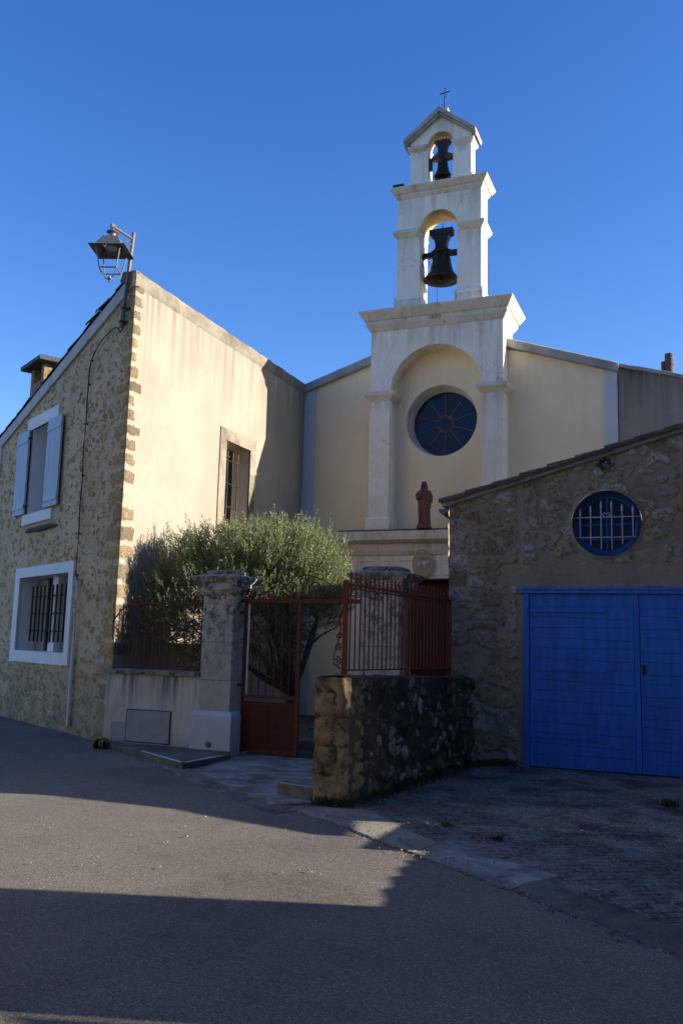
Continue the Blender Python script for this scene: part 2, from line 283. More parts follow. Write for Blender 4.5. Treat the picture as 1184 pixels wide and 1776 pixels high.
# ------------------------------------------------------------------ object helpers
LOC = {}
def thing(name, label, cat, loc=(0, 0, 0), group=None, kind=None):
    o = bpy.data.objects.new(name, None); COL.objects.link(o); o.location = loc; o.empty_display_size = 0.2
    o['label'] = label; o['category'] = cat
    if group: o['group'] = group
    if kind: o['kind'] = kind
    LOC[o.name] = Vector(loc); return o
def tag(o, label, cat, group=None, kind=None):
    o['label'] = label; o['category'] = cat
    if group: o['group'] = group
    if kind: o['kind'] = kind
    return o
class MB:
    def __init__(s): s.v = []; s.f = []; s.a = None
    def quad(s, *p):
        i = len(s.v); s.v += [tuple(q) for q in p]; s.f.append(tuple(range(i, i+len(p))))
    def box(s, x0, x1, y0, y1, z0, z1, T=None):
        P = [(x0, y0, z0), (x1, y0, z0), (x1, y1, z0), (x0, y1, z0), (x0, y0, z1), (x1, y0, z1), (x1, y1, z1), (x0, y1, z1)]
        if T: P = [tuple(T(Vector(p))) for p in P]
        i = len(s.v); s.v += P
        s.f += [tuple(i+k for k in q) for q in ((0, 3, 2, 1), (4, 5, 6, 7), (0, 1, 5, 4), (1, 2, 6, 5), (2, 3, 7, 6), (3, 0, 4, 7))]
    def prism(s, pts, d0, d1):            # pts: closed list of 3-D points, offset by d0 and d1
        a = [Vector(p)+Vector(d0) for p in pts]; b = [Vector(p)+Vector(d1) for p in pts]; n = len(pts); i = len(s.v)
        s.v += [tuple(p) for p in a+b]; s.f.append(tuple(range(i, i+n))[::-1]); s.f.append(tuple(range(i+n, i+2*n)))
        for k in range(n): j = (k+1) % n; s.f.append((i+k, i+j, i+n+j, i+n+k))
    def tube(s, pts, r, n=8, cap=True):
        pts = [Vector(p) for p in pts]; rr = r if isinstance(r, (list, tuple)) else [r]*len(pts)
        rings = []; up = Vector((0, 0, 1))
        for k, p in enumerate(pts):
            d = (pts[min(k+1, len(pts)-1)]-pts[max(k-1, 0)]).normalized()
            a = d.cross(up)
            if a.length < 1e-3: a = d.cross(Vector((1, 0, 0)))
            a.normalize(); b = d.cross(a); i = len(s.v)
            s.v += [tuple(p+(a*cos(2*pi*q/n)+b*sin(2*pi*q/n))*rr[k]) for q in range(n)]; rings.append(i)
        for k in range(len(rings)-1):
            for q in range(n): s.f.append((rings[k]+q, rings[k]+(q+1) % n, rings[k+1]+(q+1) % n, rings[k+1]+q))
        if cap: s.f.append(tuple(rings[0]+q for q in range(n))[::-1]); s.f.append(tuple(rings[-1]+q for q in range(n)))
    def lathe(s, prof, c, n=24, sx=1, sy=1):
        rings = []
        for r, z in prof:
            i = len(s.v); s.v += [(c[0]+cos(2*pi*q/n)*r*sx, c[1]+sin(2*pi*q/n)*r*sy, c[2]+z) for q in range(n)]; rings.append(i)
        for k in range(len(rings)-1):
            for q in range(n): s.f.append((rings[k]+q, rings[k]+(q+1) % n, rings[k+1]+(q+1) % n, rings[k+1]+q))
    def cornice(s, x0, x1, y0, y1, prof):
        rings = []
        for o, z in prof:
            i = len(s.v); s.v += [(x0-o, y0-o, z), (x1+o, y0-o, z), (x1+o, y1+o, z), (x0-o, y1+o, z)]; rings.append(i)
        for k in range(len(rings)-1):
            for q in range(4): s.f.append((rings[k]+q, rings[k]+(q+1) % 4, rings[k+1]+(q+1) % 4, rings[k+1]+q))
        s.f.append(tuple(rings[0]+q for q in (3, 2, 1, 0))); s.f.append(tuple(rings[-1]+q for q in range(4)))
    def build(s, name, mat, parent=None, loc=None, bevel=0, smooth=False, sub=None):
        if parent is not None: L = LOC[parent.name]
        else: L = Vector(loc) if loc is not None else Vector((0, 0, 0))
        me = bpy.data.meshes.new(name)
        me.from_pydata([(v[0]-L.x, v[1]-L.y, v[2]-L.z) for v in s.v], [], s.f)
        if s.a:
            ca = me.color_attributes.new('stone', 'FLOAT_COLOR', 'POINT')
            ca.data.foreach_set('color', [c for q in s.a for c in q])
        me.materials.append(M[mat] if isinstance(mat, str) else mat); me.update()
        if smooth: me.polygons.foreach_set('use_smooth', [True]*len(me.polygons))
        o = bpy.data.objects.new(name, me); COL.objects.link(o)
        if parent is not None: o.parent = parent; LOC[o.name] = L
        else: o.location = L; LOC[o.name] = L
        if bevel:
            b = o.modifiers.new('bevel', 'BEVEL'); b.width = bevel; b.segments = 2; b.limit_method = 'ANGLE'; b.angle_limit = R(35)
        return o
# a part under another part keeps the same origin as its thing (LOC is inherited), so a child needs no offset of its own

def hole_wall(mb, x0, x1, y0, y1, z0, z1, cx, hw, up, lo=None, n=24):
    """solid wall from y0 to y1 with a hole |x-cx|<hw between lo(x) and up(x); z1 may be a function"""
    Z1 = z1 if callable(z1) else (lambda x: z1)
    def slab(a, b, za0, za1, zb0, zb1, sides=(0, 0), top=True, bot=True):
        mb.quad((a, y0, za0), (b, y0, zb0), (b, y0, zb1), (a, y0, za1)); mb.quad((b, y1, zb0), (a, y1, za0), (a, y1, za1), (b, y1, zb1))
        mb.quad((a, y0, za1), (b, y0, zb1), (b, y1, zb1), (a, y1, za1)); mb.quad((b, y0, zb0), (a, y0, za0), (a, y1, za0), (b, y1, zb0))
        if sides[0]: mb.quad((a, y1, za0), (a, y0, za0), (a, y0, za1), (a, y1, za1))
        if sides[1]: mb.quad((b, y0, zb0), (b, y1, zb0), (b, y1, zb1), (b, y0, zb1))
    a, b = cx-hw, cx+hw
    slab(x0, a, z0, Z1(x0), z0, Z1(a), (1, 1)); slab(b, x1, z0, Z1(b), z0, Z1(x1), (1, 1))
    xs = [cx-hw*cos(pi*k/n) for k in range(n+1)]
    for p, q in zip(xs, xs[1:]):
        slab(p, q, up(p), Z1(p), up(q), Z1(q))
        if lo: slab(p, q, z0, lo(p), z0, lo(q))
def arch(cx, r, zs): return lambda x: zs+sqrt(max(0, r*r-(x-cx)**2))

def sstep(x, a, b):
    t = max(0, min(1, (x-a)/(b-a))); return t*t*(3-2*t)
def stone_panel(mb, O, ud, n, us, vs, top=None, hole=None, sx=0.3, sy=0.2, cover=0.5, amp=0.03, seed=0, quoin=None, edge=(0.04, 0.16), micro=0.006, corner=False, metric='DISTANCE'):
    """grid wall face with rubble relief; us, vs are coordinate lists; n outward normal"""
    O = Vector(O); ud = Vector(ud); n = Vector(n); i0 = len(mb.v); nu, nv = len(us), len(vs)
    if mb.a is None: mb.a = [(0, 0, 0, 1)]*len(mb.v)
    for v in vs:
        for u in us:
            vv = min(v, top(u)) if top else v
            wv = noise.noise_vector(Vector((u*2.1+seed, vv*2.1, 3.7)))*0.10+noise.noise_vector(Vector((u*7+seed, vv*7, 9.1)))*0.03
            P = Vector(((u+wv.x)/sx+seed*3.1, (vv+wv.y)/sy, seed*1.7)); d, pts = noise.voronoi(P, distance_metric=metric)
            e = sstep((d[1]-d[0]), edge[0], edge[1]); k = pts[0]
            r1 = noise.cell(k*13.7+Vector((0.5, 0.5, 0.5)))*0.5+0.5; r2 = noise.cell(k*7.3+Vector((5.5, 0.5, 2.5)))*0.5+0.5
            r1 = (abs(math.sin(k.x*127.1+k.y*311.7)*43758.5)) % 1; r2 = (abs(math.sin(k.x*269.5+k.y*183.3)*24634.6)) % 1
            lf = noise.noise(Vector((u*0.7+seed, vv*0.7, 1.3)))*0.35
            on = sstep(cover+lf-r2, -0.04, 0.06)
            m = e*on; h = m*amp*(0.5+0.7*r1)
            if quoin:
                qm, qr, qh = quoin(u, vv)
                if qm > 0.02: m = qm; r1 = qr; h = qh*qm
                elif qm < 0: m *= 0.0; h *= 0
            h += micro*noise.fractal(Vector((u*9, vv*9, seed)), 1.0, 2.0, 3)
            cv = Vector((0, 0, 0))
            if corner: h *= sstep(u, 0, .05)
            if corner == 1: cv = Vector((1, -.6, 0))*(.016*noise.fractal(Vector((3, 1, vv*6)), 1, 2, 3)*(1-sstep(u, 0, .15)))
            mb.v.append(tuple(O+ud*u+Vector((0, 0, vv))+n*h+cv)); mb.a.append((m, r1, r2, 1))
    for j in range(nv-1):
        for i in range(nu-1):
            uc, vc = (us[i]+us[i+1])/2, (vs[j]+vs[j+1])/2
            if top and vs[j] >= min(top(us[i]), top(us[i+1])): continue
            if hole and hole(uc, vc): continue
            a = i0+j*nu+i; mb.f.append((a, a+1, a+nu+1, a+nu))
def span(a, b, step, *keys):
    ks = sorted([a, b]+[k for k in keys if a < k < b]); out = []
    for p, q in zip(ks, ks[1:]):
        m = max(1, round((q-p)/step)); out += [p+(q-p)*k/m for k in range(m)]
    return out+[b]

# ------------------------------------------------------------------ ground
def sheet(name, pts, z, mat, label, cat, th=0):
    if max(abs(c) for p in pts for c in p) < 20:
        rj = random.Random(len(name)); q = []
        for (xa, ya), (xb, yb) in zip(pts, pts[1:]+pts[:1]):
            L = math.hypot(xb-xa, yb-ya); m = max(1, int(L/0.07)); ja = 0.022 if cat != 'ground' else 0
            for k in range(m):
                f = k/m; x_, y_ = xa+(xb-xa)*f, ya+(yb-ya)*f; q.append((x_+ja*noise.noise(Vector((x_*5, y_*5, 1)))*2+rj.uniform(-.006, .006), y_+ja*noise.noise(Vector((x_*5, y_*5, 9)))*2+rj.uniform(-.006, .006)))
        pts = q
    if name not in ('ground', 'road'): th = z+0.03
    mb = MB()
    if th: mb.prism([(x, y, z-th) for x, y in pts], (0, 0, 0), (0, 0, th))
    else: mb.quad(*[(x, y, z) for x, y in pts])
    o = mb.build(name, mat); o['kind'] = 'structure'; o['label'] = label; o['category'] = cat; return o
sheet('ground', [(-300, -300), (300, -300), (300, 300), (-300, 300)], -0.008, 'earth', 'flat earth ground reaching beyond the village', 'ground')
sheet('road', [(-40, -25), (30, -25), (30, 12.3), (-8.2, 12.3), (-40, 31)], 0.0, 'asphalt', 'grey worn asphalt street with a sunlit band between shadows', 'road')
sheet('gravel_yard', [(-2.95, 12.36), (-3.1, 9.2), (-2.972, 9.129), (-2.259, 8.981), (-0.174, 7.485), (6, 3.2), (12, 12.36)], 0.004, 'gravel', 'pale gravel forecourt in front of the blue garage doors', 'gravel')
sheet('brick_pavement', [(-2.25, 8.99), (-3.05, 9.15), (-3.75, 8.0), (-2.899, 7.468), (-1.978, 6.727), (-0.135, 5.256), (6, 0.5), (6, 3.19), (-0.174, 7.48)], 0.008, 'brick', 'worn brick paving strip between gravel and asphalt', 'paving')
sheet('concrete_slab', [(-1.98, 7.36), (-0.98, 6.64), (-1.22, 6.15), (-2.10, 6.84)], 0.013, 'conc', 'pale concrete patch at the edge of the brick strip', 'paving')
sheet('garden_path', [(-8.28, 11.35), (-3.3, 11.35), (-3.3, 18), (-8.28, 18)], 0.012, 'earth', 'dark garden ground behind the gate', 'ground')
sheet('gate_apron', [(-6.0, 11.4), (-5.92, 10.75), (-5.75, 9.7), (-4.75, 8.75), (-3.9, 8.1), (-3.62, 8.4), (-3.6, 11.4)], 0.015, 'conc', 'pale worn concrete apron sloping out of the gateway', 'paving')
sheet('cobble_gutter', [(-6.9, 10.35), (-6.2, 9.72), (-5.3, 8.9), (-4.3, 8.1), (-3.72, 7.75), (-3.55, 8.0), (-4.2, 8.6), (-5.2, 9.45), (-6.02, 9.86)], 0.006, 'cobble', 'patchy mortared gutter edge along the asphalt', 'gutter')

sheet('concrete_edge', [(-1.08, 6.5), (-0.1, 5.75), (6, 1.1), (6, .52), (-0.135, 5.27), (-1.2, 6.13)], 0.012, 'rough', 'rough worn concrete edging between bricks and asphalt', 'paving')
sheet('concrete_joint', [(-3.0, 8.3), (-2.02, 7.24), (-2.12, 6.86), (-2.88, 7.46), (-3.6, 7.98), (-3.5, 8.25)], 0.0135, 'sand', 'sandy pale concrete corner caught by the sun', 'paving')
kt = thing('kerb', 'angled raised kerb with white painted edge before the cream garden wall', 'kerb', (-6.1, 10.2, 0))
mb = MB(); K1, K2, K3 = (-7.05, 10.42), (-5.93, 9.70), (-5.85, 10.72)
mb.prism([(-8.1, 11.1, 0), (-8.1, 11.02, 0), (K1[0], K1[1], 0), (K2[0], K2[1], 0), (K3[0], K3[1], 0), (-6.05, 11.13, 0)], (0, 0, 0), (0, 0, 0.075)); mb.build('kerb_body', 'rough', kt, bevel=0.008)
mb = MB()
for p, q in ((K1, K2), (K2, K3)):
    P, Q = Vector((*p, 0.079)), Vector((*q, 0.079)); d = (Q-P).normalized(); nn = Vector((-d.y, d.x, 0))
    if nn.y < 0 and p is K1: nn = -nn
    if p is K2: nn = Vector((-1, 0.1, 0)); Q = P+(Q-P)*0.9
    ks = 10; A = [P+(Q-P)*k/ks for k in range(ks+1)]
    for a, b in zip(A, A[1:]): mb.quad(a, b, b+nn*(0.055+0.02*random.random()), a+nn*0.065)
mb.build('painted_edge', 'kerbpaint', kt)
kt = thing('kerb', 'short raised kerb stub with a white top against the ochre wall end', 'kerb', (-4.1, 8.9, 0))
mb = MB(); mb.prism([(-4.12, 8.62, 0), (-3.60, 8.50, 0), (-3.60, 9.0, 0), (-4.20, 9.0, 0)], (0, 0, 0), (0, 0, 0.13)); mb.build('kerb_body', 'kerb', kt, bevel=0.012)
mb = MB(); mb.quad((-4.11, 8.63, 0.133), (-3.61, 8.51, 0.133), (-3.61, 8.56, 0.133), (-4.11, 8.69, 0.133)); mb.build('painted_edge', 'kerbpaint', kt)

# ------------------------------------------------------------------ old stone house on the left
KX, KY = -8.282, 11.402
FD = Vector((-sin(R(59.5)), cos(R(59.5)), 0)); FO = Vector((-FD.y, FD.x, 0)); K = Vector((KX, KY, 0))
def FP(t, o, z): return K+FD*t+FO*o+Vector((0, 0, z))
def rake(t): return 7.45-0.255*max(t, 0)
house = thing('stone_house', 'tan rubble house with a cream plastered side wall and sloping tiled roof', 'house', (KX, KY, 0))
W1 = (3.47, 4.44, 3.90, 5.60); W2 = (1.97, 4.52, 1.29, 2.66)
def fhole(t, z):
    return (W1[0] < t < W1[1] and W1[2] < z < W1[3]) or (W2[0] < t < W2[1] and W2[2] < z < W2[3])
def rowf(v, seed, h=0.19):
    k = math.floor(v/h); f = v/h-k; return k, f
def rnd(k, s): return (abs(math.sin(k*127.1+s*311.7)*43758.5453)) % 1
def quoin_side(u, v):
    if u > 0.62: return (-1, 0, 0)
    wob = noise.noise(Vector((u*14, v*14, 2)))*0.045+noise.noise(Vector((u*32, v*32, 6)))*0.03
    k, f = rowf(v+0.03*noise.noise(Vector((u*3, v*2, 8))), 1, 0.235 if v > 4.4 else 0.30)
    L = 0.12+0.22*rnd(k, 3)+(0.12 if v < 4.4 else 0)
    if v < 4.4 and rnd(k, 9) < 0.25: L = 0.03
    g = 0.27+0.12*rnd(k, 5)
    mu = 1-sstep(u+wob, L-0.04, L+0.015); mv = sstep(f+wob*2, g-0.08, g+0.05)*(1-sstep(f-wob*2, 0.90, 1.0))
    m = mu*mv
    return (m, rnd(k, 7), 0.02) if m > 0.02 else (-1, 0, 0)
def quoin_face(u, v):
    if u > 0.75: return (0, 0, 0)
    wob = noise.noise(Vector((u*12, v*12, 5)))*0.04
    k, f = rowf(v, 1, 0.235 if v > 4.4 else 0.30); L = (0.16 if v > 4.4 else 0.26)+0.34*rnd(k, 11)
    g = 0.28
    mu = 1-sstep(u+wob, L-0.05, L+0.02); mv = sstep(f+wob*2, g-0.08, g+0.05)*(1-sstep(f-wob*2, 0.90, 1.0)); m = mu*mv
    return (m, 0.35+0.5*rnd(k, 13), 0.03)
mb = MB()
us = span(0, 8.6, 0.036, W1[0], W1[1], W2[0], W2[1]); vs = span(-0.1, 7.5, 0.036, W1[2], W1[3], W2[2], W2[3])
stone_panel(mb, K, FD, FO, us, vs, top=lambda t: rake(t)-0.03, hole=fhole, sx=0.16, sy=0.10, cover=0.60, amp=0.024, seed=1.3, quoin=quoin_face, edge=(0.10, 0.28), micro=0.010, corner=True)
mb.build('street_wall', 'rubble', house, smooth=True)
mb = MB()
def side_hole(y, z): return False
stone_panel(mb, (KX, KY, 0), (0, 1, 0), (1, 0, 0), span(0, 0.66, 0.02), span(-0.1, 7.22, 0.024), sx=9, sy=9, cover=-3, amp=0, seed=2.1, quoin=quoin_side, micro=0.006, corner=True)
mb.build('quoin_stones', 'creamstone', house, smooth=True)
# plastered side wall with the barred window opening
SY0, SY1, SZ0, SZ1 = 14.54, 15.51, 3.77, 5.35
mb = MB(); x = KX
ys = span(KY+0.66, 18.1, 0.5, SY0, SY1)
for a, b in zip(ys, ys[1:]):
    for z0, z1 in ((-0.1, SZ0), (SZ0, SZ1), (SZ1, 7.22)):
        if SY0 <= a < SY1-1e-6 and z0 == SZ0: continue
        mb.quad((x, a, z0), (x, b, z0), (x, b, z1), (x, a, z1))
mb.build('side_wall', 'cream', house); mb = MB(); rd = 0.44
mb.quad((x, SY1, SZ0), (x-rd, SY1, SZ0), (x-rd, SY1, SZ1), (x, SY1, SZ1)); mb.quad((x, SY0, SZ0), (x, SY0, SZ1), (x-rd, SY0, SZ1), (x-rd, SY0, SZ0))
mb.quad((x, SY0, SZ1), (x, SY1, SZ1), (x-rd, SY1, SZ1), (x-rd, SY0, SZ1)); mb.quad((x, SY0, SZ0), (x-rd, SY0, SZ0), (x-rd, SY1, SZ0), (x, SY1, SZ0))
mb.build('window_reveal', 'revealcream', house)  # reveal colour lightened to hold bounced sunlight
wn_ = MB()      # thin projecting surround band of the side window
for a, b, c, d in ((14.30, SY0, 3.62, 5.57), (SY1, 15.74, 3.62, 5.57), (SY0, SY1, SZ1, 5.57), (SY0, SY1, 3.60, SZ0)): wn_.box(x-0.01, x+0.022, a, b, c, d)
sf = wn_.build('window', 'surround', house)
mb = MB(); mb.quad((x-0.43, SY0, SZ0), (x-0.43, SY1, SZ0), (x-0.43, SY1, SZ1), (x-0.43, SY0, SZ1)); mb.build('pane', 'glassdark', sf)
mb = MB()
for a, b in ((SY0, SY0+0.07), (SY0+0.44, SY0+0.52), (SY1-0.07, SY1)): mb.box(x-0.425, x-0.37, a, b, SZ0, SZ1-0.08)
mb.box(x-0.423, x-0.372, SY0, SY1, SZ1-0.14, SZ1-0.05); mb.build('sash', 'wood', sf)
mb = MB()
for yy in (SY0+0.09, SY0+0.28, SY0+0.48, SY0+0.68): mb.tube([(x-0.10, yy, SZ0+0.12), (x-0.10, yy+0.01, SZ0+0.8), (x-0.10, yy, SZ1-0.14)], 0.012, 6)
for zz in (SZ0+0.35, SZ0+0.80, SZ0+1.25): mb.tube([(x-0.10, SY0-0.02, zz), (x-0.10, SY0+0.82, zz)], 0.014, 6)
mb.build('grille', 'iron', sf)
# mortar capping on the side wall, uneven
mb = MB(); yy = span(KY-0.02, 18.15, 0.08); prof = [(0.003, 7.20), (0.012, 7.25), (0.014, 7.40), (0.0, 7.46), (-0.25, 7.46), (-0.3, 7.30)]
rings = []
for y_ in yy:
    i = len(mb.v); k = noise.fractal(Vector((y_*3, 0, 4)), 1, 2, 3)*0.018
    for o_, z_ in prof: mb.v.append((KX+o_+k*0.6, y_, z_+k*(1 if z_ > 7.25 else 0.7)))
    rings.append(i)
for a, b in zip(rings, rings[1:]):
    for q in range(len(prof)-1): mb.f.append((a+q, b+q, b+q+1, a+q+1))
mb.f.append(tuple(rings[0]+q for q in range(len(prof)))[::-1]); mb.build('wall_capping', 'capping', house)
# body behind (back of the walls, closes the volume)
mb = MB(); far = K+FD*8.6
mb.prism([(KX-1.2, KY+2.1, 0), (KX-1.2, 22, 0), (far.x+0.5, 22, 0), (far.x+0.5, far.y+1.2, 0)], (0, 0, -0.1), (0, 0, 4.3)); mb.build('inner_walls', 'rubble', house)
# roof slab following the rake
def rz(X): return 7.45+0.296*(X-KX)
mb = MB(); P = [(KX-0.2, KY+0.13, rz(KX-0.2)-0.10), (KX-0.2, 22, rz(KX-0.2)-0.10), (far.x, 22, rz(far.x)-0.10), (far.x, far.y+0.02, rz(far.x)-0.10)]
mb.prism(P, (0, 0, 0), (0, 0, 0.1)); roof = mb.build('roof', 'tile', house)
# canal tiles along the verge and scattered ends over the side wall
mb = MB()
def canal(P, d, L, r, nrm=Vector((0, 0, 1)), n=6, th=0.014):
    d = d.normalized(); s_ = d.cross(nrm).normalized(); u_ = s_.cross(d).normalized(); P = Vector(P)
    for k in range(n):
        a0, a1 = pi*k/n, pi*(k+1)/n
        def pt(a, l, rr): return P+d*l+s_*cos(a)*rr+u_*sin(a)*rr
        r1, r2 = r, r*0.82
        A, B, C, D = pt(a0, 0, r1), pt(a1, 0, r1), pt(a1, L, r2), pt(a0, L, r2)
        a, b, c, e = pt(a0, 0, r1-th), pt(a1, 0, r1-th), pt(a1, L, r2-th), pt(a0, L, r2-th)
        mb.quad(A, B, C, D); mb.quad(a, e, c, b); mb.quad(A, a, b, B); mb.quad(D, C, c, e)
dn = Vector((FD.x, FD.y, -0.255)).normalized()
t = 0.25
while t < 8.2:
    for row, off in ((0, 0.0), (1, -0.21), (2, -0.42)):
        o_ = -0.06+off; tt = t+0.42+row*0.1
        p = FP(tt, o_+.05, rake(tt)-0.005+random.uniform(-.01, .018)); dd = -dn+Vector((random.uniform(-.05, .05), random.uniform(-.05, .05), random.uniform(-.03, .06)))
        canal(p, dd, 0.42, 0.085+random.uniform(-.005, .01))
    t += 0.34
canal(FP(1.42, 0.0, 7.13), Vector((-FD.x, -FD.y, 0.16)), 0.50, 0.10); canal(FP(1.85, 0.0, 7.02), Vector((-FD.x, -FD.y, 0.17)), 0.46, 0.10)
for k in range(17):
    yk = KY+0.9+k*0.38+random.uniform(-.05, .05); canal((KX-0.06-random.uniform(0, .05), yk, 7.43+random.uniform(-.01, .012)), Vector((-1, 0, -0.30)), 0.4, 0.07)
mb.build('verge_tiles', 'tile', roof)
# white rake band
mb = MB(); ts = span(-0.02, 6.62, 0.3); lw_ = lambda t: rake(t)-0.25+0.012*noise.noise(Vector((t*2, 0, 0)))
for a, b in zip(ts, ts[1:]):
    for o0, o1 in ((0.0, 0.05),):
        A, B, C, D = FP(a, o1, lw_(a)), FP(b, o1, lw_(b)), FP(b, o1, rake(b)-0.02), FP(a, o1, rake(a)-0.02)
        a2, b2, c2, d2 = FP(a, -0.05, lw_(a)), FP(b, -0.05, lw_(b)), FP(b, -0.05, rake(b)-0.02), FP(a, -0.05, rake(a)-0.02)
        mb.quad(B, A, D, C); mb.quad(A, B, b2, a2); mb.quad(D, d2, c2, C)
mb.box(0, 1, 0, 1, 0, 1, T=lambda p: FP(6.40+0.22*p.x, -0.03+0.07*p.y, 5.0+0.60*p.z)); mb.build('rake_band', 'band', house)
# chimney on the roof
def CH(t, o, z): return FP(6.0+t, -0.85-o, z)
def cbox(mb, t0, t1, o0, o1, z0, z1): mb.box(t0, t1, o0, o1, z0, z1, T=lambda p: CH(p.x, p.y, p.z))
mb = MB(); cbox(mb, -0.42, 0.42, -0.38, 0.38, 5.3, 7.02); chim = mb.build('chimney', 'chim', house, bevel=0.02)
for a, b in ((-1, -1), (-1, 1), (1, -1), (1, 1)):
    mb = MB(); cbox(mb, a*0.33-0.085, a*0.33+0.085, b*0.29-0.085, b*0.29+0.085, 7.0, 7.36); mb.build('chimney_post', 'chim', chim)
mb = MB(); cbox(mb, -0.62, 0.62, -0.56, 0.56, 7.36, 7.46); cbox(mb, -0.5, 0.5, -0.46, 0.46, 7.46, 7.51); mb.build('chimney_cap', 'slate', chim, bevel=0.015)
# upper window with open shutters
def fbox(mb, t0, t1, o0, o1, z0, z1): mb.box(t0, t1, o0, o1, z0, z1, T=lambda p: FP(p.x, p.y, p.z))
def reveal(W, dep, mat, parent):
    t0, t1, z0, z1 = W; mb = MB()
    mb.quad(FP(t1, .02, z0), FP(t1, -dep, z0), FP(t1, -dep, z1), FP(t1, .02, z1)); mb.quad(FP(t0, .02, z0), FP(t0, .02, z1), FP(t0, -dep, z1), FP(t0, -dep, z0))
    mb.quad(FP(t0, .02, z0), FP(t0, -dep, z0), FP(t1, -dep, z0), FP(t1, .02, z0)); mb.quad(FP(t0, .02, z1), FP(t1, .02, z1), FP(t1, -dep, z1), FP(t0, -dep, z1))
    return mb.build('reveal', mat, parent)
mb = MB(); fbox(mb, 3.03, 4.72, -0.02, 0.045, 5.60, 5.84); wo = mb.build('window', 'whitepaint', house, bevel=0.006)
reveal(W1, 0.62, 'whitepaint', wo)
mb = MB(); fbox(mb, 3.05, 4.66, -0.02, 0.05, 3.69, 3.895); mb.build('sill', 'whitepaint', wo, bevel=0.006)
mb = MB(); fbox(mb, W1[0]+.02, W1[1]-.02, -0.60, -0.58, 3.9, 5.6); mb.build('pane', 'glassdark', wo)
mb = MB(); fbox(mb, W1[0], W1[0]+.08, -0.58, -0.53, 3.9, 5.6); fbox(mb, W1[1]-.08, W1[1], -0.58, -0.53, 3.9, 5.6); fbox(mb, 3.91, 3.99, -0.58, -0.53, 3.9, 5.6); mb.build('sash', 'whitepaint', wo)
for a, b, lab in ((2.72, 3.43, None), (4.50, 5.16, None)):
    mb = MB(); n_ = 8; wd = (b-a)/n_
    for k in range(n_): fbox(mb, a+k*wd+0.004, a+(k+1)*wd-0.004, 0.055, 0.083, 3.91+0.01*rnd(k, 2), 5.60)
    fbox(mb, a, b, 0.050, 0.058, 3.92, 5.59)
    for zz in (4.02, 5.36): fbox(mb, a-0.004, b+0.004, 0.083, 0.098, zz, zz+0.09)
    sh = mb.build('shutter', 'shutter', wo, bevel=0.003)
    mb = MB(); e = a if a > 4 else b
    for zz in (4.06, 5.42): mb = MB(); mb.tube([FP(e-0.03, 0.10, zz), FP(e+0.02 if a < 4 else e-0.05, 0.09, zz), FP(e+0.02 if a < 4 else e-0.05, 0.03, zz)], 0.016, 6); mb.build('hinge', 'iron', sh)
mb = MB(); mb.tube([FP(4.42, 0.02, 3.56), FP(4.1, 0.045, 3.57), FP(3.6, 0.05, 3.555), FP(3.1, 0.05, 3.56), FP(2.75, 0.02, 3.545)], [0.025, 0.045, 0.055, 0.045, 0.02], 7)
tag(mb.build('slate_ledge', 'slate', None, loc=FP(3.6, 0, 3.56)), 'thin dark slate strip set in the rubble below the upper window', 'ledge')
# lower window with a white surround and bars
mb = MB()
for a, b, c, d in ((1.76, W2[0], 1.09, 2.85), (W2[1], 4.79, 1.07, 2.85), (W2[0], W2[1], W2[3], 2.85), (W2[0], W2[1], 1.08, W2[2])): fbox(mb, a, b, -0.02, 0.04, c, d)
wo = mb.build('window', 'whitepaint', house); reveal(W2, 0.37, 'whitepaint', wo)
mb = MB(); fbox(mb, W2[0], W2[1], -0.40, -0.365, 1.29, 2.66); mb.build('pane', 'glassdark', wo)
mb = MB(); fbox(mb, 3.12, 3.38, -0.363, -0.21, 1.292, 2.658); fbox(mb, 3.10, 3.40, -0.363, -0.195, 1.292, 1.44); mb.build('mullion', 'whitepaint', wo)
mb = MB(); fbox(mb, W2[0], 3.08, -0.363, -0.33, 1.292, 2.658); mb.build('inner_shutter', 'curtain', wo)
mb = MB(); fbox(mb, 3.98, 4.515, -0.363, -0.33, 1.292, 2.658); mb.build('inner_shutter', 'curtain', wo)
mb = MB()
for k in range(10): tt = 2.27+0.212*k; mb.tube([FP(tt, -0.12, 1.46), FP(tt, -0.12, 2.50)], 0.021, 6)
for zz in (1.66, 1.98, 2.30): mb.tube([FP(2.18, -0.145, zz), FP(4.28, -0.145, zz)], 0.017, 6)
mb.build('grille', 'iron', wo)

# wall things: conduit, cable, lantern
mb = MB(); mb.tube([FP(1.50, 0.05, 2.50), FP(1.50, 0.05, 1.3), FP(1.51, 0.05, 0.12)], 0.032, 10)
for zz in (0.5, 1.25, 2.0): mb.tube([FP(1.50, 0.05, zz-0.02), FP(1.50, 0.05, zz+0.02)], 0.040, 10)
tag(mb.build('cable_conduit', 'plastic', None, loc=FP(1.5, 0, 0.1)), 'white vertical plastic conduit on the rubble wall beside the barred window', 'pipe')
cp = [(0.24, 6.62), (0.30, 6.55), (0.42, 6.52), (0.50, 6.62), (0.62, 6.66), (0.9, 6.63), (1.15, 6.58), (1.40, 6.46), (1.56, 6.32), (1.62, 6.15), (1.61, 5.9), (1.64, 5.6), (1.62, 5.2), (1.65, 4.8), (1.61, 4.3), (1.63, 3.8), (1.60, 3.3), (1.62, 2.9), (1.61, 2.60), (1.54, 2.57), (1.50, 2.50)]
mb = MB(); mb.tube([FP(t_, 0.045+0.008*random.random(), z_) for t_, z_ in cp], 0.011, 6)
for t_, z_ in cp[8:19:2]: mb.tube([FP(t_, 0.02, z_), FP(t_, 0.062, z_)], 0.018, 6)
tag(mb.build('electric_cable', 'rubber', None, loc=FP(1.6, 0, 2.5)), 'black cable clipped down the rubble wall from lantern to conduit', 'cable')
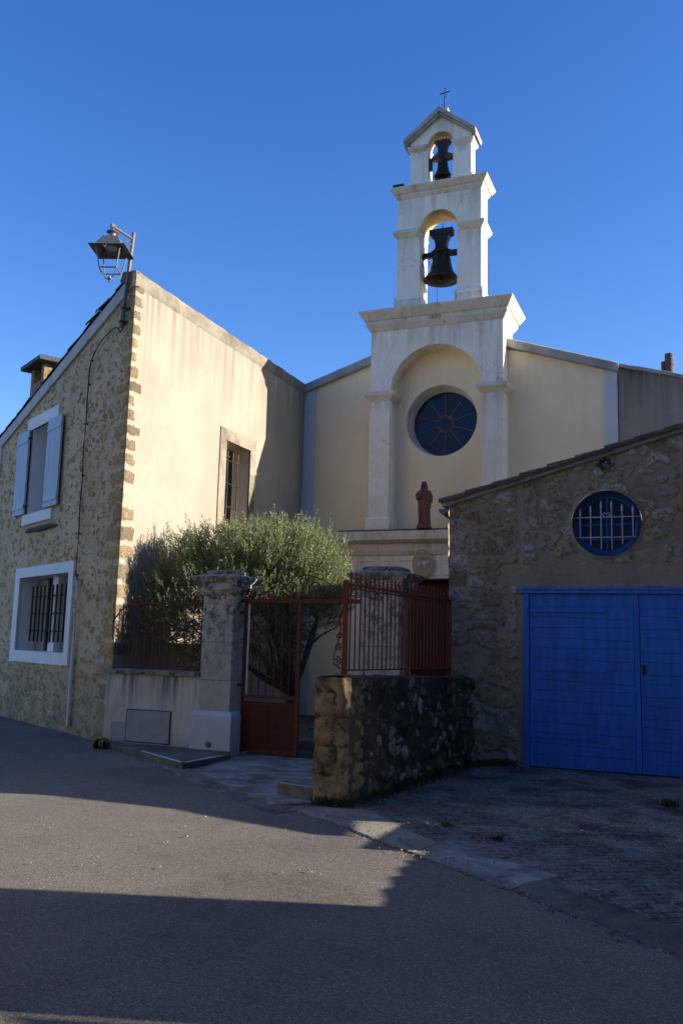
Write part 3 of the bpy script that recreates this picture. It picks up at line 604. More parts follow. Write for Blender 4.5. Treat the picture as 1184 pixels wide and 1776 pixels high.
mb = MB(); mb.tube([FP(6.42, 0.04, 5.05), FP(6.45, 0.06, 4.95), FP(6.43, 0.05, 4.3), FP(6.52, 0.04, 3.9), FP(6.52, 0.04, 3.6)], 0.015, 6)
tag(mb.build('electric_cable', 'rubber', None, loc=FP(6.4, 0, 4)), 'short black cable on the rubble wall left of the open shutters', 'cable')

lamp = thing('wall_lantern', 'grey four-sided lantern hung from a leaning pole at the house corner', 'street lamp', tuple(FP(0.24, 0.08, 6.6)))
p0, p1 = FP(0.27, 0.09, 6.55), FP(0.0, 0.09, 8.08)
mb = MB(); mb.tube([p0, p0.lerp(p1, .5), p1], [0.034, 0.032, 0.030], 10); mb.tube([p0, p0.lerp(p1, 0.22)], 0.043, 10); mb.build('pole', 'lampgrey', lamp)
for f in (0.06, 0.20): mb = MB(); c_ = p0.lerp(p1, f); mb.tube([c_-Vector((0, 0, .014)), c_+Vector((0, 0, .014))], 0.055, 10); mb.tube([c_, c_-FO*0.12], 0.012, 6); mb.box(-.09, .09, -.012, .012, -.012, .012, T=lambda p, c_=c_: c_+FD*p.x+FO*(p.y-0.07)+Vector((0, 0, p.z))); mb.build('wall_clamp', 'iron', lamp)
a0 = p0.lerp(p1, 0.93); a1 = a0+FO*0.36+Vector((0, 0, 0.10))+FD*-0.03
mb = MB(); mb.tube([a0, a1], 0.024, 8); mb.tube([a1-FO*.03, a1+FO*0.035], 0.042, 10)
sp = [a0+FO*(0.06+0.05*(1-k/14)*cos(k*0.62))+Vector((0, 0, -0.08+0.05*(1-k/14)*sin(k*0.62))) for k in range(12)]
mb.tube(sp, 0.009, 6); mb.build('arm', 'lampgrey', lamp)
lc = a1+Vector((0, 0, -0.06))
ANG = R(20); LS = 1.18
def LP(x, y, z): return lc+Vector((x*cos(ANG)-y*sin(ANG), x*sin(ANG)+y*cos(ANG), z))*LS
mb = MB(); mb.lathe([(0.0, 0.03), (0.02, 0.02), (0.03, -0.02), (0.095, -0.035), (0.10, -0.05), (0.055, -0.075), (0.05, -0.11), (0.11, -0.145), (0.11, -0.15)], lc, 16)
def frust(mb, h0, z0, h1, z1):
    A = [LP(sx*h0, sy*h0, z0) for sx, sy in ((-1, -1), (1, -1), (1, 1), (-1, 1))]; B = [LP(sx*h1, sy*h1, z1) for sx, sy in ((-1, -1), (1, -1), (1, 1), (-1, 1))]
    for k in range(4): mb.quad(A[k], A[(k+1) % 4], B[(k+1) % 4], B[k])
frust(mb, 0.10, -0.125, 0.17, -0.26); frust(mb, 0.17, -0.26, 0.245, -0.30); frust(mb, 0.245, -0.30, 0.245, -0.308); frust(mb, 0.24, -0.308, 0.165, -0.272); frust(mb, 0.105, -0.14, 0.165, -0.272)
mb.build('hood', 'lampgrey', lamp)
mb = MB(); mb.lathe([(0.0, -0.24), (0.08, -0.26), (0.10, -0.315), (0.0, -0.32)], lc, 16); mb.build('reflector', 'lampglass', lamp)
mb = MB(); cor = ((-1, -1), (1, -1), (1, 1), (-1, 1))
for sx, sy in cor:
    mb.tube([LP(sx*.165, sy*.165, -.29), LP(sx*.115, sy*.115, -.58)], 0.010, 6)
    mb.tube([LP(sx*.115, sy*.115, -.58), LP(sx*.085, sy*.085, -.66), LP(sx*.02, sy*.02, -.70)], 0.008, 6)
for k in range(4):
    a, b = cor[k], cor[(k+1) % 4]; mb.tube([LP(a[0]*.115, a[1]*.115, -.58), LP(b[0]*.115, b[1]*.115, -.58)], 0.011, 6)
mb.lathe([(0.0, -.785), (0.035, -.80), (0.035, -.83), (0.016, -.845), (0.02, -.86), (0.0, -.89)], lc, 10); mb.build('cage', 'lampgrey', lamp)

# ------------------------------------------------------------------ church
D, DT = 18.06, 17.60
CX = -5.055
church = thing('church', 'small pale yellow church front with rose window and white bell gable', 'church', (CX, D, 0))
def gl(x):
    if x <= -6.4: return 7.40+(x+8.28)*0.325
    if x >= -3.7: return 7.28+(-1.40-x)*0.335
    return 8.0
RX, RZ, RO, RI = -5.04, 6.375, 0.785, 0.715
mb = MB()
N_ = 40
hole_wall(mb, -8.28, -1.40, D, D+0.05, -0.1, lambda x: gl(x)-0.03, RX, RO, lambda x: RZ+sqrt(max(0, RO**2-(x-RX)**2)), lambda x: RZ-sqrt(max(0, RO**2-(x-RX)**2)), N_)
fw = mb.build('front_wall', 'yellow', church)
mb = MB(); 
for k in range(64):
    a, b = 2*pi*k/64, 2*pi*(k+1)/64
    mb.quad((RX+RO*cos(a), D+.002, RZ+RO*sin(a)), (RX+RO*cos(b), D+.002, RZ+RO*sin(b)), (RX+.01+RI*cos(b), D+.38, RZ+RI*sin(b)), (RX+.01+RI*cos(a), D+.38, RZ+RI*sin(a)))
rw = mb.build('rose_window', 'white', church, smooth=True)
mb = MB(); mb.quad(*[(RX+.01+RI*1.01*cos(2*pi*k/64), D+.36, RZ+RI*1.01*sin(2*pi*k/64)) for k in range(64)]); mb.build('pane', 'glassblue', rw)
mb = MB()
ring = lambda r, y, n=40: [(RX+.01+r*cos(2*pi*k/n), y, RZ+r*sin(2*pi*k/n)) for k in range(n+1)]
mb.tube(ring(0.185, D+.345), 0.016, 6, cap=False); mb.tube(ring(0.145, D+.348), 0.008, 6, cap=False)
for k in range(10):
    a = R(-90+36*k); mb.tube([(RX+.01+0.19*cos(a), D+.345, RZ+.19*sin(a)), (RX+.01+(RI-.01)*cos(a), D+.345, RZ+(RI-.01)*sin(a))], 0.012, 6)
mb.build('glazing_bars', 'leadbar', rw)
# corner strips and sloped copings
mb = MB(); mb.prism([(-8.27, 0, -.1), (-7.97, 0, -.1), (-7.97, 0, gl(-7.97)-.12), (-8.27, 0, gl(-8.27)-.12)], (0, D-0.018, 0), (0, D+0.01, 0)); mb.build('corner_strip', 'strip', church)
mb = MB(); mb.prism([(-1.655, 0, -.1), (-1.40, 0, -.1), (-1.40, 0, gl(-1.40)-.12), (-1.655, 0, gl(-1.655)-.12)], (0, D-0.018, 0), (0, D+0.01, 0)); mb.build('corner_strip', 'strip', church)
for a, b in ((-8.30, -6.3), (-3.75, -1.37)):
    mb = MB(); xs = span(a, b, 0.12); prev = None; Pn = []
    for x_ in xs:
        k = 0.008*noise.noise(Vector((x_*4, 1, 2))); z_ = gl(x_)
        Pn.append([(x_, D-0.10, z_-0.175), (x_, D-0.11+k, z_-0.16), (x_, D-0.11+k, z_+0.0+k), (x_, D-0.08, z_+0.025+k), (x_, D+0.35, z_+0.025+k), (x_, D+0.35, z_-0.175)])
    for p, q in zip(Pn, Pn[1:]):
        for j in range(6): mb.quad(p[j], q[j], q[(j+1) % 6], p[(j+1) % 6])
    mb.quad(*Pn[0][::-1]); mb.quad(*Pn[-1]); mb.build('gable_coping', 'greycop', church)
# nave behind
mb = MB(); mb.prism([(-8.28, 0, -.1), (-1.40, 0, -.1), (-1.40, 0, 7.05), (CX, 0, 7.75), (-8.28, 0, 7.15)], (0, D+0.45, 0), (0, D+11, 0)); mb.build('nave', 'oldgrey', church)
mb = MB()
mb.prism([(-1.25, 0, 7.03), (CX, 0, 7.80), (CX, 0, 7.86), (-1.25, 0, 7.09)], (0, D+0.36, 0), (0, D+11.2, 0)); mb.prism([(-8.28, 0, 7.19), (-8.28, 0, 7.25), (CX, 0, 7.86), (CX, 0, 7.80)], (0, D+0.36, 0), (0, D+11.2, 0)); mb.build('roof', 'tile', church)
# bell gable, lower storey with the big arch
mb = MB(); TL, TR = -6.505, -3.605
hole_wall(mb, TL, TR, DT, D-0.001, 3.95, 8.40, CX, 1.005, arch(CX, 1.005, 6.93), None, 36); arch_part = mb.build('great_arch', 'white', church)
mb = MB(); mb.box(TL, TR, D+0.06, 18.60, 7.4, 8.40); mb.build('tower_back', 'white', church)
for a, b in ((TL, CX-1.005), (CX+1.005, TR)):
    mb = MB(); mb.cornice(a, b, DT, D-0.03, [(0.0, 6.77), (0.02, 6.79), (0.11, 6.89), (0.115, 6.955), (0.11, 6.965), (0, 6.97)]); mb.build('capital', 'cornice', church, bevel=0.006)
    mb = MB(); mb.cornice(a, b, DT, D-0.03, [(0.045, 3.95), (0.045, 4.20), (0.03, 4.235), (0.0, 4.24)]); mb.build('pilaster_base', 'white', church, bevel=0.008)
mb = MB(); mb.cornice(TL, TR, DT, 18.60, [(0.0, 8.33), (0.03, 8.36), (0.10, 8.465), (0.105, 8.555), (0.13, 8.56), (0.22, 8.70), (0.235, 8.72), (0.24, 8.765), (0.20, 8.785), (-.3, 8.80)]); mb.build('cornice', 'cornice', church, bevel=0.006)
# date
tcv = bpy.data.curves.new('date', 'FONT'); tcv.body = '1890'; tcv.size = 0.125; tcv.extrude = 0.006; tcv.align_x = 'CENTER'; tcv.space_character = 1.15; tcv.offset = 0.002
to = bpy.data.objects.new('tmp', tcv); COL.objects.link(to); bpy.context.view_layer.update()
me = bpy.data.meshes.new_from_object(to.evaluated_get(bpy.context.evaluated_depsgraph_get())); bpy.data.objects.remove(to)
me.materials.clear(); me.materials.append(M['ochre']); dt_ = bpy.data.objects.new('date_numerals', me); COL.objects.link(dt_); dt_.parent = church
dt_.rotation_euler = (pi/2, 0, 0); dt_.location = (-5.055-CX, DT-0.108-D, 8.46); dt_['kind'] = 'part'; del dt_['kind']
def soffit(cx, r, zs, y0, y1, par):  # ochre lining: warm bounce light and stain put into the colour
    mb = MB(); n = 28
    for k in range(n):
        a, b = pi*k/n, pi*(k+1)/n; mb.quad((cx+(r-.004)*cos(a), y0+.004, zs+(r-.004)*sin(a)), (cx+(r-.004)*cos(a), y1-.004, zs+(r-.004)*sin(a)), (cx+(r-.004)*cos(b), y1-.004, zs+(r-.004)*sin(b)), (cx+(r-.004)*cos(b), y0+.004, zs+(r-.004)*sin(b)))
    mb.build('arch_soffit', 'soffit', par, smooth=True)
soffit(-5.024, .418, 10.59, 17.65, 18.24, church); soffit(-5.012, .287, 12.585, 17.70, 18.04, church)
# middle storey
B0, B1, BY0, BY1, BC, BR = -5.962, -4.082, 17.65, 18.24, -5.024, 0.418
mb = MB(); hole_wall(mb, B0, B1, BY0, BY1, 8.79, 11.42, BC, BR, arch(BC, BR, 10.59), None, 28); mb.build('belfry', 'white', church, bevel=0.0)
for a, b in ((B0, BC-BR), (BC+BR, B1)):
    mb = MB(); mb.cornice(a if a == B0 else a+.088, b if b == B1 else b-.088, BY0, BY1, [(0.0, 10.44), (0.02, 10.46), (0.085, 10.55), (0.09, 10.615), (0, 10.64)]); mb.build('impost', 'cornice', church, bevel=0.005)
    mb = MB(); mb.cornice(a, b, BY0, BY1, [(0.045, 8.79), (0.045, 9.09), (0.03, 9.11), (0, 9.12)]); mb.build('plinth', 'white', church, bevel=0.01)
mb = MB(); mb.cornice(B0, B1, BY0, BY1, [(0.0, 11.36), (0.05, 11.43), (0.055, 11.47), (0.08, 11.475), (0.15, 11.575), (0.155, 11.61), (0.1, 11.635), (-.3, 11.64)]); mb.build('cornice', 'cornice', church, bevel=0.005)
# top storey with pediment
C0, C1, CY0, CY1, CC, CR = -5.70, -4.318, 17.70, 18.04, -5.012, 0.287
AP = 13.23
ped = lambda x: AP-abs(x-CC)*0.76
mb = MB(); hole_wall(mb, C0, C1, CY0, CY1, 11.63, ped, CC, CR, arch(CC, CR, 12.585), None, 24); mb.build('upper_belfry', 'white', church)
for a, b in ((C0, CC-CR), (CC+CR, C1)):
    mb = MB(); mb.cornice(a if a == C0 else a+.063, b if b == C1 else b-.063, CY0, CY1, [(0.0, 12.47), (0.06, 12.545), (0.065, 12.60), (0, 12.62)]); mb.build('impost', 'cornice', church, bevel=0.004)
    mb = MB(); mb.cornice(a, b, CY0, CY1, [(0.04, 11.63), (0.04, 11.76), (0, 11.78)]); mb.build('plinth', 'white', church, bevel=0.008)
for sgn in (-1, 1):
    mb = MB(); xe = 0.815
    for o_, y_, za, zb in ((0, 0.10, -0.005, 0.05), (0, 0.15, 0.05, 0.17)):
        P = [(CC, 0, AP+za), (CC+sgn*xe, 0, AP+za-0.76*xe), (CC+sgn*xe, 0, AP+zb-0.76*xe-(0.03 if zb > .1 else 0)), (CC, 0, AP+zb)]
        mb.prism(P, (0, CY0-y_, 0), (0, CY1+y_, 0))
    mb.build('pediment_coping', 'greycop', church, bevel=0.005)
mb = MB(); mb.box(CC-0.02, CC+0.14, CY0+0.05, CY1-0.05, AP+0.1, AP+0.24); fin = mb.build('cross_block', 'greycop', church, bevel=0.01)
mb = MB(); c0 = Vector((CC+0.035, CY0+.12, AP+0.15)); c1 = Vector((CC+0.06, CY0+.12, 13.99)); mb.tube([c0, c1], [0.016, 0.011], 6); cm_ = c0.lerp(c1, 0.80)
mb.tube([cm_+Vector((-.115, 0, -.015)), cm_+Vector((.115, 0, .012))], 0.013, 6); mb.build('cross', 'iron', fin)
mb = MB(); c2 = c0.lerp(c1, .62); mb.tube([c2+Vector((.01, 0, 0)), c2+Vector((.04, 0, .03)), c2+Vector((.075, 0, .01)), c2+Vector((.05, 0, -.02)), c2+Vector((.08, 0, -.04))], 0.007, 5); mb.build('weather_vane', 'leadbar', fin)
# portal: entablature carrying the statue, frieze with panels, medallion, doorway
PX0, PX1, PY = -6.82, -2.85, 17.55
portal_parts = MB()
hole_wall(portal_parts, PX0, PX1, PY, D-0.001, -0.1, 3.45, CX, 0.95, lambda x: 2.93, None, 4); portal_parts.build('portal', 'white', church)
mb = MB(); mb.cornice(PX0, PX1, PY, D-0.002, [(0.0, 3.40), (0.03, 3.43), (0.06, 3.50), (0.065, 3.53), (0.07, 3.66), (0.15, 3.665), (0.23, 3.72), (0.24, 3.89), (0.22, 3.915), (-.2, 3.93)]); mb.build('portal_cornice', 'cornice', church, bevel=0.005)
mb = MB(); mb.cornice(PX0+0.0, PX1, PY, D-0.002, [(0.241, 3.905), (0.246, 3.915), (0.22, 3.935), (-.2, 3.94)]); mb.build('cornice_flashing', 'slate', church)
mb = MB()
for a, b in ((PX0+0.10, PX0+0.50), (PX0+0.66, -3.42)):
    for z_ in (2.995, 3.30): mb.box(a, b, PY-0.012, PY+0.005, z_-.014, z_+.004)
    for x_ in (a, b): mb.box(x_-.008, x_+.008, PY-0.012, PY+0.005, 2.99, 3.31)
mb.build('frieze_panels', 'cornice', church)
mb = MB(); mb.box(CX-.94, CX+.94, D-0.10, D-0.05, 0, 2.93); dr = mb.build('door', 'door', church)
mb = MB()
for k in range(-6, 7): mb.box(CX+k*0.145-.01, CX+k*0.145+.01, D-0.12, D-0.10, 0, 2.9)
for z_ in (0.15, 1.1, 2.1, 2.8): mb.box(CX-.93, CX+.93, D-0.125, D-0.10, z_-.04, z_+.04)
mb.build('door_boards', 'door', dr)
MX, MZ = -5.245, 3.225
mb = MB(); n_ = 40; prof = [(1.0, 0.0), (1.0, -0.07), (0.93, -0.10), (0.86, -0.085), (0.0, -0.11)]
rg = []
for f, y_ in prof:
    i = len(mb.v); mb.v += [(MX+0.215*f*cos(2*pi*k/n_), PY+y_, MZ+0.305*f*sin(2*pi*k/n_)) for k in range(n_)]; rg.append(i)
for a, b in zip(rg, rg[1:]):
    for q in range(n_): mb.f.append((a+q, a+(q+1) % n_, b+(q+1) % n_, b+q))
med = mb.build('medallion', 'medal', church)
mb = MB()
for k in range(34):
    a = 2*pi*k/34
    if 0.25 < a < pi-0.25 and k % 2: continue
    mb.tube([(MX+0.125*cos(a), PY-.105, MZ-.02+0.185*sin(a)), (MX+0.172*cos(a), PY-.10, MZ-.005+0.25*sin(a))], [0.010, 0.006], 5)
mb.build('rays', 'relief', med)
mb = MB()
def heart(cx, cz, s_, y_):
    P = []
    for k in range(24):
        a = 2*pi*k/24; P.append((cx+s_*0.060*sin(a)**3*1.15, 0, cz+s_*0.0068*(13*cos(a)-5*cos(2*a)-2*cos(3*a)-cos(4*a))))
    i = len(mb.v); mb.v += [(p[0], y_, p[2]) for p in P]+[(cx, y_-0.045, cz+.01)]
    q_ = [(cx+(p[0]-cx)*.75, y_-.03, cz+(p[2]-cz)*.75) for p in P]; j = len(mb.v); mb.v += q_
    for k in range(24): n2 = (k+1) % 24; mb.f.append((i+k, i+n2, j+n2, j+k)); mb.f.append((j+k, j+n2, i+24))
heart(MX-0.052, MZ-0.02, 1.0, PY-.10); heart(MX+0.062, MZ-0.02, 1.0, PY-.10)
for k in range(9):
    a = R(40+12.5*k); r0 = 0.09; rr = 0.17+0.03*(k % 2)
    mb.tube([(MX+r0*cos(a)*.8, PY-.115, MZ+.05+r0*sin(a)*.5), (MX+rr*cos(a)*.62+.012*sin(k*2), PY-.125, MZ+.07+rr*sin(a)*.75)], [0.012, 0.004], 5)
mb.tube([(MX-.1, PY-.12, MZ+.055), (MX, PY-.135, MZ+.045), (MX+.1, PY-.12, MZ+.055)], 0.010, 5); mb.tube([(MX+.11, PY-.12, MZ-.02), (MX+.135, PY-.125, MZ), (MX+.12, PY-.12, MZ+.03), (MX+.14, PY-.12, MZ+.05)], 0.008, 5)
mb.build('relief_hearts', 'relief', med, smooth=True)

# bells
def yoke_poly(pts, cx, z0, mb, y0, y1, s_=1):
    P = [(cx+x*s_, 0, z0+z) for x, z in pts]+[(cx-x*s_, 0, z0+z) for x, z in reversed(pts)]
    n = len(pts)
    for k in range(n-1):       # build as stacked slabs so the concave outline stays clean
        (xa, za), (xb, zb) = pts[k], pts[k+1]
        if abs(za-zb) < 1e-5: continue
        mb.prism([(cx-xa, 0, z0+za), (cx+xa, 0, z0+za), (cx+xb, 0, z0+zb), (cx-xb, 0, z0+zb)], (0, y0, 0), (0, y1, 0))
BX, BY, BZ = -5.035, 17.95, 9.50
bell = thing('church_bell', 'large dark bell with a hooded yoke in the lower belfry arch', 'bell', (BX, BY, BZ), 'bells in the bell gable')
prof = [(0.0, .52), (0.08, .56), (0.15, .555), (0.185, .53), (0.20, .49), (0.215, .38), (0.235, .27), (0.27, .17), (0.325, .08), (0.385, .015), (0.395, -.005), (0.375, -.015), (0.33, .03), (0.27, .12), (0.22, .25), (0.18, .40), (0.12, .50), (0, .51)]
mb = MB(); mb.lathe(prof, (BX, BY, BZ), 40); mb.lathe([(.237, .262), (.245, .268), (.237, .274)], (BX, BY, BZ), 40); mb.lathe([(.328, .075), (.338, .08), (.325, .088)], (BX, BY, BZ), 40); mb.build('bell_body', 'bronze', bell, smooth=True)
mb = MB(); mb.tube([(BX, BY, BZ+.45), (BX, BY, BZ+.05)], 0.018, 8); mb.lathe([(0, .06), (.035, .04), (.05, 0), (.035, -.045), (.015, -.06), (.012, -.10), (0, -.10)], (BX, BY, BZ), 12); mb.build('clapper', 'iron', bell)
mb = MB(); yoke_poly([(0.265, 1.17), (0.265, 1.03), (0.20, 1.01), (0.15, .92), (0.125, .82), (0.125, .74), (0.16, .68), (0.22, .655)], BX, BZ, mb, BY-.09, BY+.09)
mb.box(BX-.50, BX-.075, BY-.05, BY+.05, BZ+.565, BZ+.66); mb.box(BX+.075, BX+.46, BY-.05, BY+.05, BZ+.565, BZ+.66); mb.box(BX-.5, BX+.46, BY-.05, BY+.05, BZ+.545, BZ+.585)
mb.box(BX-.13, BX-.075, BY-.09, BY+.09, BZ+.585, BZ+.66); mb.box(BX+.075, BX+.13, BY-.09, BY+.09, BZ+.585, BZ+.66)
mb.build('yoke', 'bronze', bell, bevel=0.006)
mb = MB(); mb.tube([(BX+.02, BY, BZ+1.16), (BX+.02, BY, BZ+1.31)], 0.010, 6); mb.build('yoke_pin', 'iron', bell)
mb = MB(); mb.tube([(BX-.46, BY-.08, BZ+.54), (BX-.30, BY-.08, BZ+.50), (BX-.20, BY-.08, BZ+.3)], 0.008, 5); mb.build('stay', 'iron', bell); mb = MB(); mb.tube([(BX-.46, BY-.1, BZ+.5), (BX-.42, BY-.1, BZ+.42), (BX-.38, BY-.1, BZ+.30)], 0.008, 5); mb.build('stay', 'iron', bell)
mb = MB(); mb.tube([(BX-.10, BY, BZ+.0), (BX-.09, BY, 8.82)], 0.005, 5); mb.build('bell_rope', 'rubber', bell)
mb = MB(); mb.box(BX-.52, BX-.36, BY-.14, BY-.04, BZ+.49, BZ+.585); mb.build('bearing', 'iron', bell)
BX, BY, BZ = -5.005, 17.87, 11.87
bell = thing('church_bell', 'small dark bell with iron strapped wooden yoke in the top arch', 'bell', (BX, BY, BZ), 'bells in the bell gable')
prof = [(0.0, .335), (0.06, .36), (0.10, .35), (0.118, .32), (0.125, .24), (0.14, .15), (0.17, .08), (0.20, .02), (0.205, -.005), (0.19, -.01), (0.15, .06), (0.11, .2), (0.08, .31), (0, .33)]
mb = MB(); mb.lathe(prof, (BX, BY, BZ), 32); mb.build('bell_body', 'bronze', bell, smooth=True)
mb = MB(); mb.tube([(BX, BY, BZ+.28), (BX, BY, BZ+.0)], 0.012, 8); mb.lathe([(0, .03), (.028, .0), (0, -.04)], (BX, BY, BZ), 10); mb.build('clapper', 'iron', bell)
mb = MB(); yoke_poly([(0.175, .87), (0.185, .82), (0.12, .74), (0.095, .65), (0.11, .58), (0.15, .53), (0.235, .49), (0.235, .42), (0.13, .40), (0.05, .39), (.05, .345)], BX, BZ, mb, BY-.07, BY+.07); mb.build('yoke', 'yokew', bell, bevel=0.006)
mb = MB()
for k in (-1.5, -.5, .5, 1.5): mb.tube([(BX+k*0.035, BY-.085, BZ+.40), (BX+k*.05, BY-.085, BZ+.66), (BX+k*0.062, BY-.085, BZ+.895)], 0.011, 5)
mb.build('strap', 'iron', bell)
mb = MB(); mb.box(BX-.30, BX-.22, BY-.10, BY-.02, BZ+.16, BZ+.44); mb.tube([(BX-.29, BY-.06, BZ+.43), (BX-.20, BY-.06, BZ+.45)], .02, 6); mb.build('bearing', 'iron', bell, bevel=.01)
ls = thing('loudspeaker', 'small black loudspeaker box on the left end of the belfry cornice', 'loudspeaker', (-5.96, 17.68, 11.64))
mb = MB(); mb.box(-6.08, -5.83, 17.60, 17.80, 11.645, 11.735, T=lambda p: p); mb.build('speaker_case', 'iron', ls, bevel=0.008)
mb = MB(); mb.box(-6.06, -5.85, 17.592, 17.60, 11.655, 11.725); mb.build('speaker_grille', 'rubber', ls)

# statue
st = thing('statue', 'oxblood painted robed standing figure on the church portal cornice', 'statue', (-5.185, 17.36, 3.94))
def blob(mb, c, r, n=14, m=10, T=None):
    i = len(mb.v)
    for j in range(m+1):
        ph = -pi/2+pi*j/m
        for k in range(n):
            th = 2*pi*k/n; mb.v.append((c[0]+r[0]*cos(ph)*cos(th), c[1]+r[1]*cos(ph)*sin(th), c[2]+r[2]*sin(ph)))
    for j in range(m):
        for k in range(n): mb.f.append((i+j*n+k, i+j*n+(k+1) % n, i+(j+1)*n+(k+1) % n, i+(j+1)*n+k))
SX, SY, SZ = -5.185, 17.36, 3.94
mb = MB(); n_ = 72; rows = []
keys = [(0.05, .118, .10), (0.10, .120, .10), (0.25, .110, .095), (0.42, .116, .095), (0.55, .122, .095), (0.64, .122, .09), (0.72, .121, .085), (0.78, .114, .078), (0.805, .085, .062), (0.825, .045, .045), (0.85, .035, .038), (.87, .03, .03)]
def kint(z):
    for (a, b, c), (d, e, f) in zip(keys, keys[1:]):
        if z <= d: t = (z-a)/(d-a); return b+(e-b)*t, c+(f-c)*t
    return keys[-1][1:]
zz = [0.05+0.0125*k for k in range(66)]
for z_ in zz:
    rx, ry = kint(z_); i = len(mb.v); fade = (1-sstep(z_, 0.55, 0.80))
    for k in range(n_):
        th = 2*pi*k/n_
        f = 1+fade*(0.12*sin(11*th+2.2*z_*4+1.5*sin(3*th))+0.05*sin(19*th-3*z_))+0.03*fade*sin(5*th+9*z_)
        f += 0.06*exp(-((z_-0.46-0.10*cos(th-0.6))/0.025)**2)+0.05*exp(-((z_-0.60-0.09*cos(th-2.2))/0.022)**2)
        mb.v.append((SX+0.006*sin(z_*5)+rx*f*cos(th), SY+ry*f*sin(th), SZ+z_))
    rows.append(i)
for a, b in zip(rows, rows[1:]):
    for q in range(n_): mb.f.append((a+q, a+(q+1) % n_, b+(q+1) % n_, b+q))
mb.f.append(tuple(rows[0]+q for q in range(n_))[::-1]); mb.f.append(tuple(rows[-1]+q for q in range(n_)))
# arms: right hand raised to the chest (viewer's left), left arm lowered with hanging sleeve
mb.tube([(SX-.10, SY-.01, SZ+.765), (SX-.14, SY-.03, SZ+.68), (SX-.125, SY-.07, SZ+.615), (SX-.04, SY-.115, SZ+.665)], [.038, .047, .044, .024], 12); blob(mb, (SX-.015, SY-.118, SZ+.685), (.026, .016, .022))
for k in range(4): mb.tube([(SX-.01+.004*k, SY-.125, SZ+.672+.010*k), (SX+.024, SY-.125, SZ+.682+.011*k)], [.0065, .005], 6)
mb.tube([(SX+.10, SY-.005, SZ+.765), (SX+.145, SY-.02, SZ+.65), (SX+.15, SY-.045, SZ+.55)], [.038, .044, .042], 12); mb.tube([(SX+.15, SY-.045, SZ+.56), (SX+.165, SY-.06, SZ+.52), (SX+.155, SY-.07, SZ+.485)], [.02, .021, .012], 8)
mb.tube([(SX+.12, SY-.03, SZ+.60), (SX+.125, SY-.05, SZ+.42), (SX+.105, SY-.05, SZ+.33)], [.045, .038, .012], 10)
# head turned down a little, with nose and brow
hc = Vector((SX-.005, SY-.012, SZ+.905)); blob(mb, hc, (.037, .042, .052), 20, 14); blob(mb, hc+Vector((0, -.020, -.028)), (.024, .022, .022))
mb.tube([hc+Vector((0, -.040, .012)), hc+Vector((0, -.050, -.008))], [.005, .009], 8); blob(mb, hc+Vector((0, -.040, -.022)), (.012, .008, .004)); blob(mb, hc+Vector((0, -.037, .016)), (.026, .008, .005))
body = mb.build('body', 'copper', st, smooth=True)
rm = body.modifiers.new('remesh', 'REMESH'); rm.mode = 'VOXEL'; rm.voxel_size = 0.0055; rm.use_smooth_shade = True
mb = MB()       # long hair / veil to the shoulders
i0 = len(mb.v)
for j in range(15):
    z_ = 0.975-0.0165*j; t = j/14; rx = 0.02+0.032*min(1, (t*3.2)**.6)+0.034*t*t; ry = .02+.03*min(1, (t*3.2)**.6)+.012*t
    for k in range(25):
        th = R(-62)+(pi+R(124))*k/24
        f = 1+.035*sin(k*1.9+j*.4); mb.v.append((SX-.005+rx*f*cos(th), SY-.004+ry*f*sin(th), SZ+z_))
for j in range(14):
    for k in range(24): a = i0+j*25+k; mb.f.append((a, a+1, a+26, a+25))
mb.f.append(tuple(i0+k for k in range(25))); hair = mb.build('veil', 'copper', st, smooth=True); sm = hair.modifiers.new('thick', 'SOLIDIFY'); sm.thickness = 0.012; sm.offset = -1
mb = MB(); mb.cornice(SX-.135, SX+.135, SY-.11, SY+.11, [(0, SZ), (0, SZ+.05), (-.01, SZ+.06), (-.02, SZ+.062)]); mb.build('base', 'copper', st, bevel=.006)

# ------------------------------------------------------------------ grey house right of the church
gh = thing('grey_house', 'grey rendered house with a sooty streaked wall behind the garage', 'house', (-1.38, D, 0))
gz = lambda x: 7.27-0.285*(x+1.376)
mb = MB(); mb.prism([(-1.385, 0, -.1), (9, 0, -.1), (9, 0, gz(9)), (-1.385, 0, gz(-1.385))], (0, D+0.012, 0), (0, D+0.5, 0)); mb.build('wall', 'oldgrey', gh)
mb = MB(); xs = span(-1.36, 9, 0.1)
Pn = []
for x_ in xs:
    k = .02*noise.noise(Vector((x_*3, 2, 2))); z_ = gz(x_)+k; Pn.append([(x_, D-.03, z_-.05), (x_, D-.035, z_+.02), (x_, D+.02, z_+.04), (x_, D+.55, z_+.04), (x_, D+.55, z_-.05)])
for p, q in zip(Pn, Pn[1:]):
    for j in range(5): mb.quad(p[j], q[j], q[(j+1) % 5], p[(j+1) % 5])
mb.quad(*Pn[0][::-1]); rf = mb.build('roof', 'greycop', gh)
mb = MB(); mb.prism([(-1.3, 0, gz(-1.3)-.3), (9, 0, gz(9)-.3), (9, 0, gz(9)-.05), (-1.3, 0, gz(-1.3)-.05)], (0, D+.56, 0), (0, D+10, 0)); mb.build('roof_tiles', 'tile', rf)
mb = MB(); mb.lathe([(0.07, 7.02), (0.078, 7.05), (0.078, 7.20), (0.088, 7.21), (0.088, 7.225), (0.083, 7.24), (0.083, 7.44), (0.06, 7.44), (0.06, 7.3), (0, 7.3)], (-0.415, D+.15, 0), 16); mb.lathe([(0.05, 7.0), (0.05, 7.31), (0.035, 7.31), (0, 7.25)], (-0.52, D+.22, 0), 12); mb.build('chimney', 'oldterra', rf)

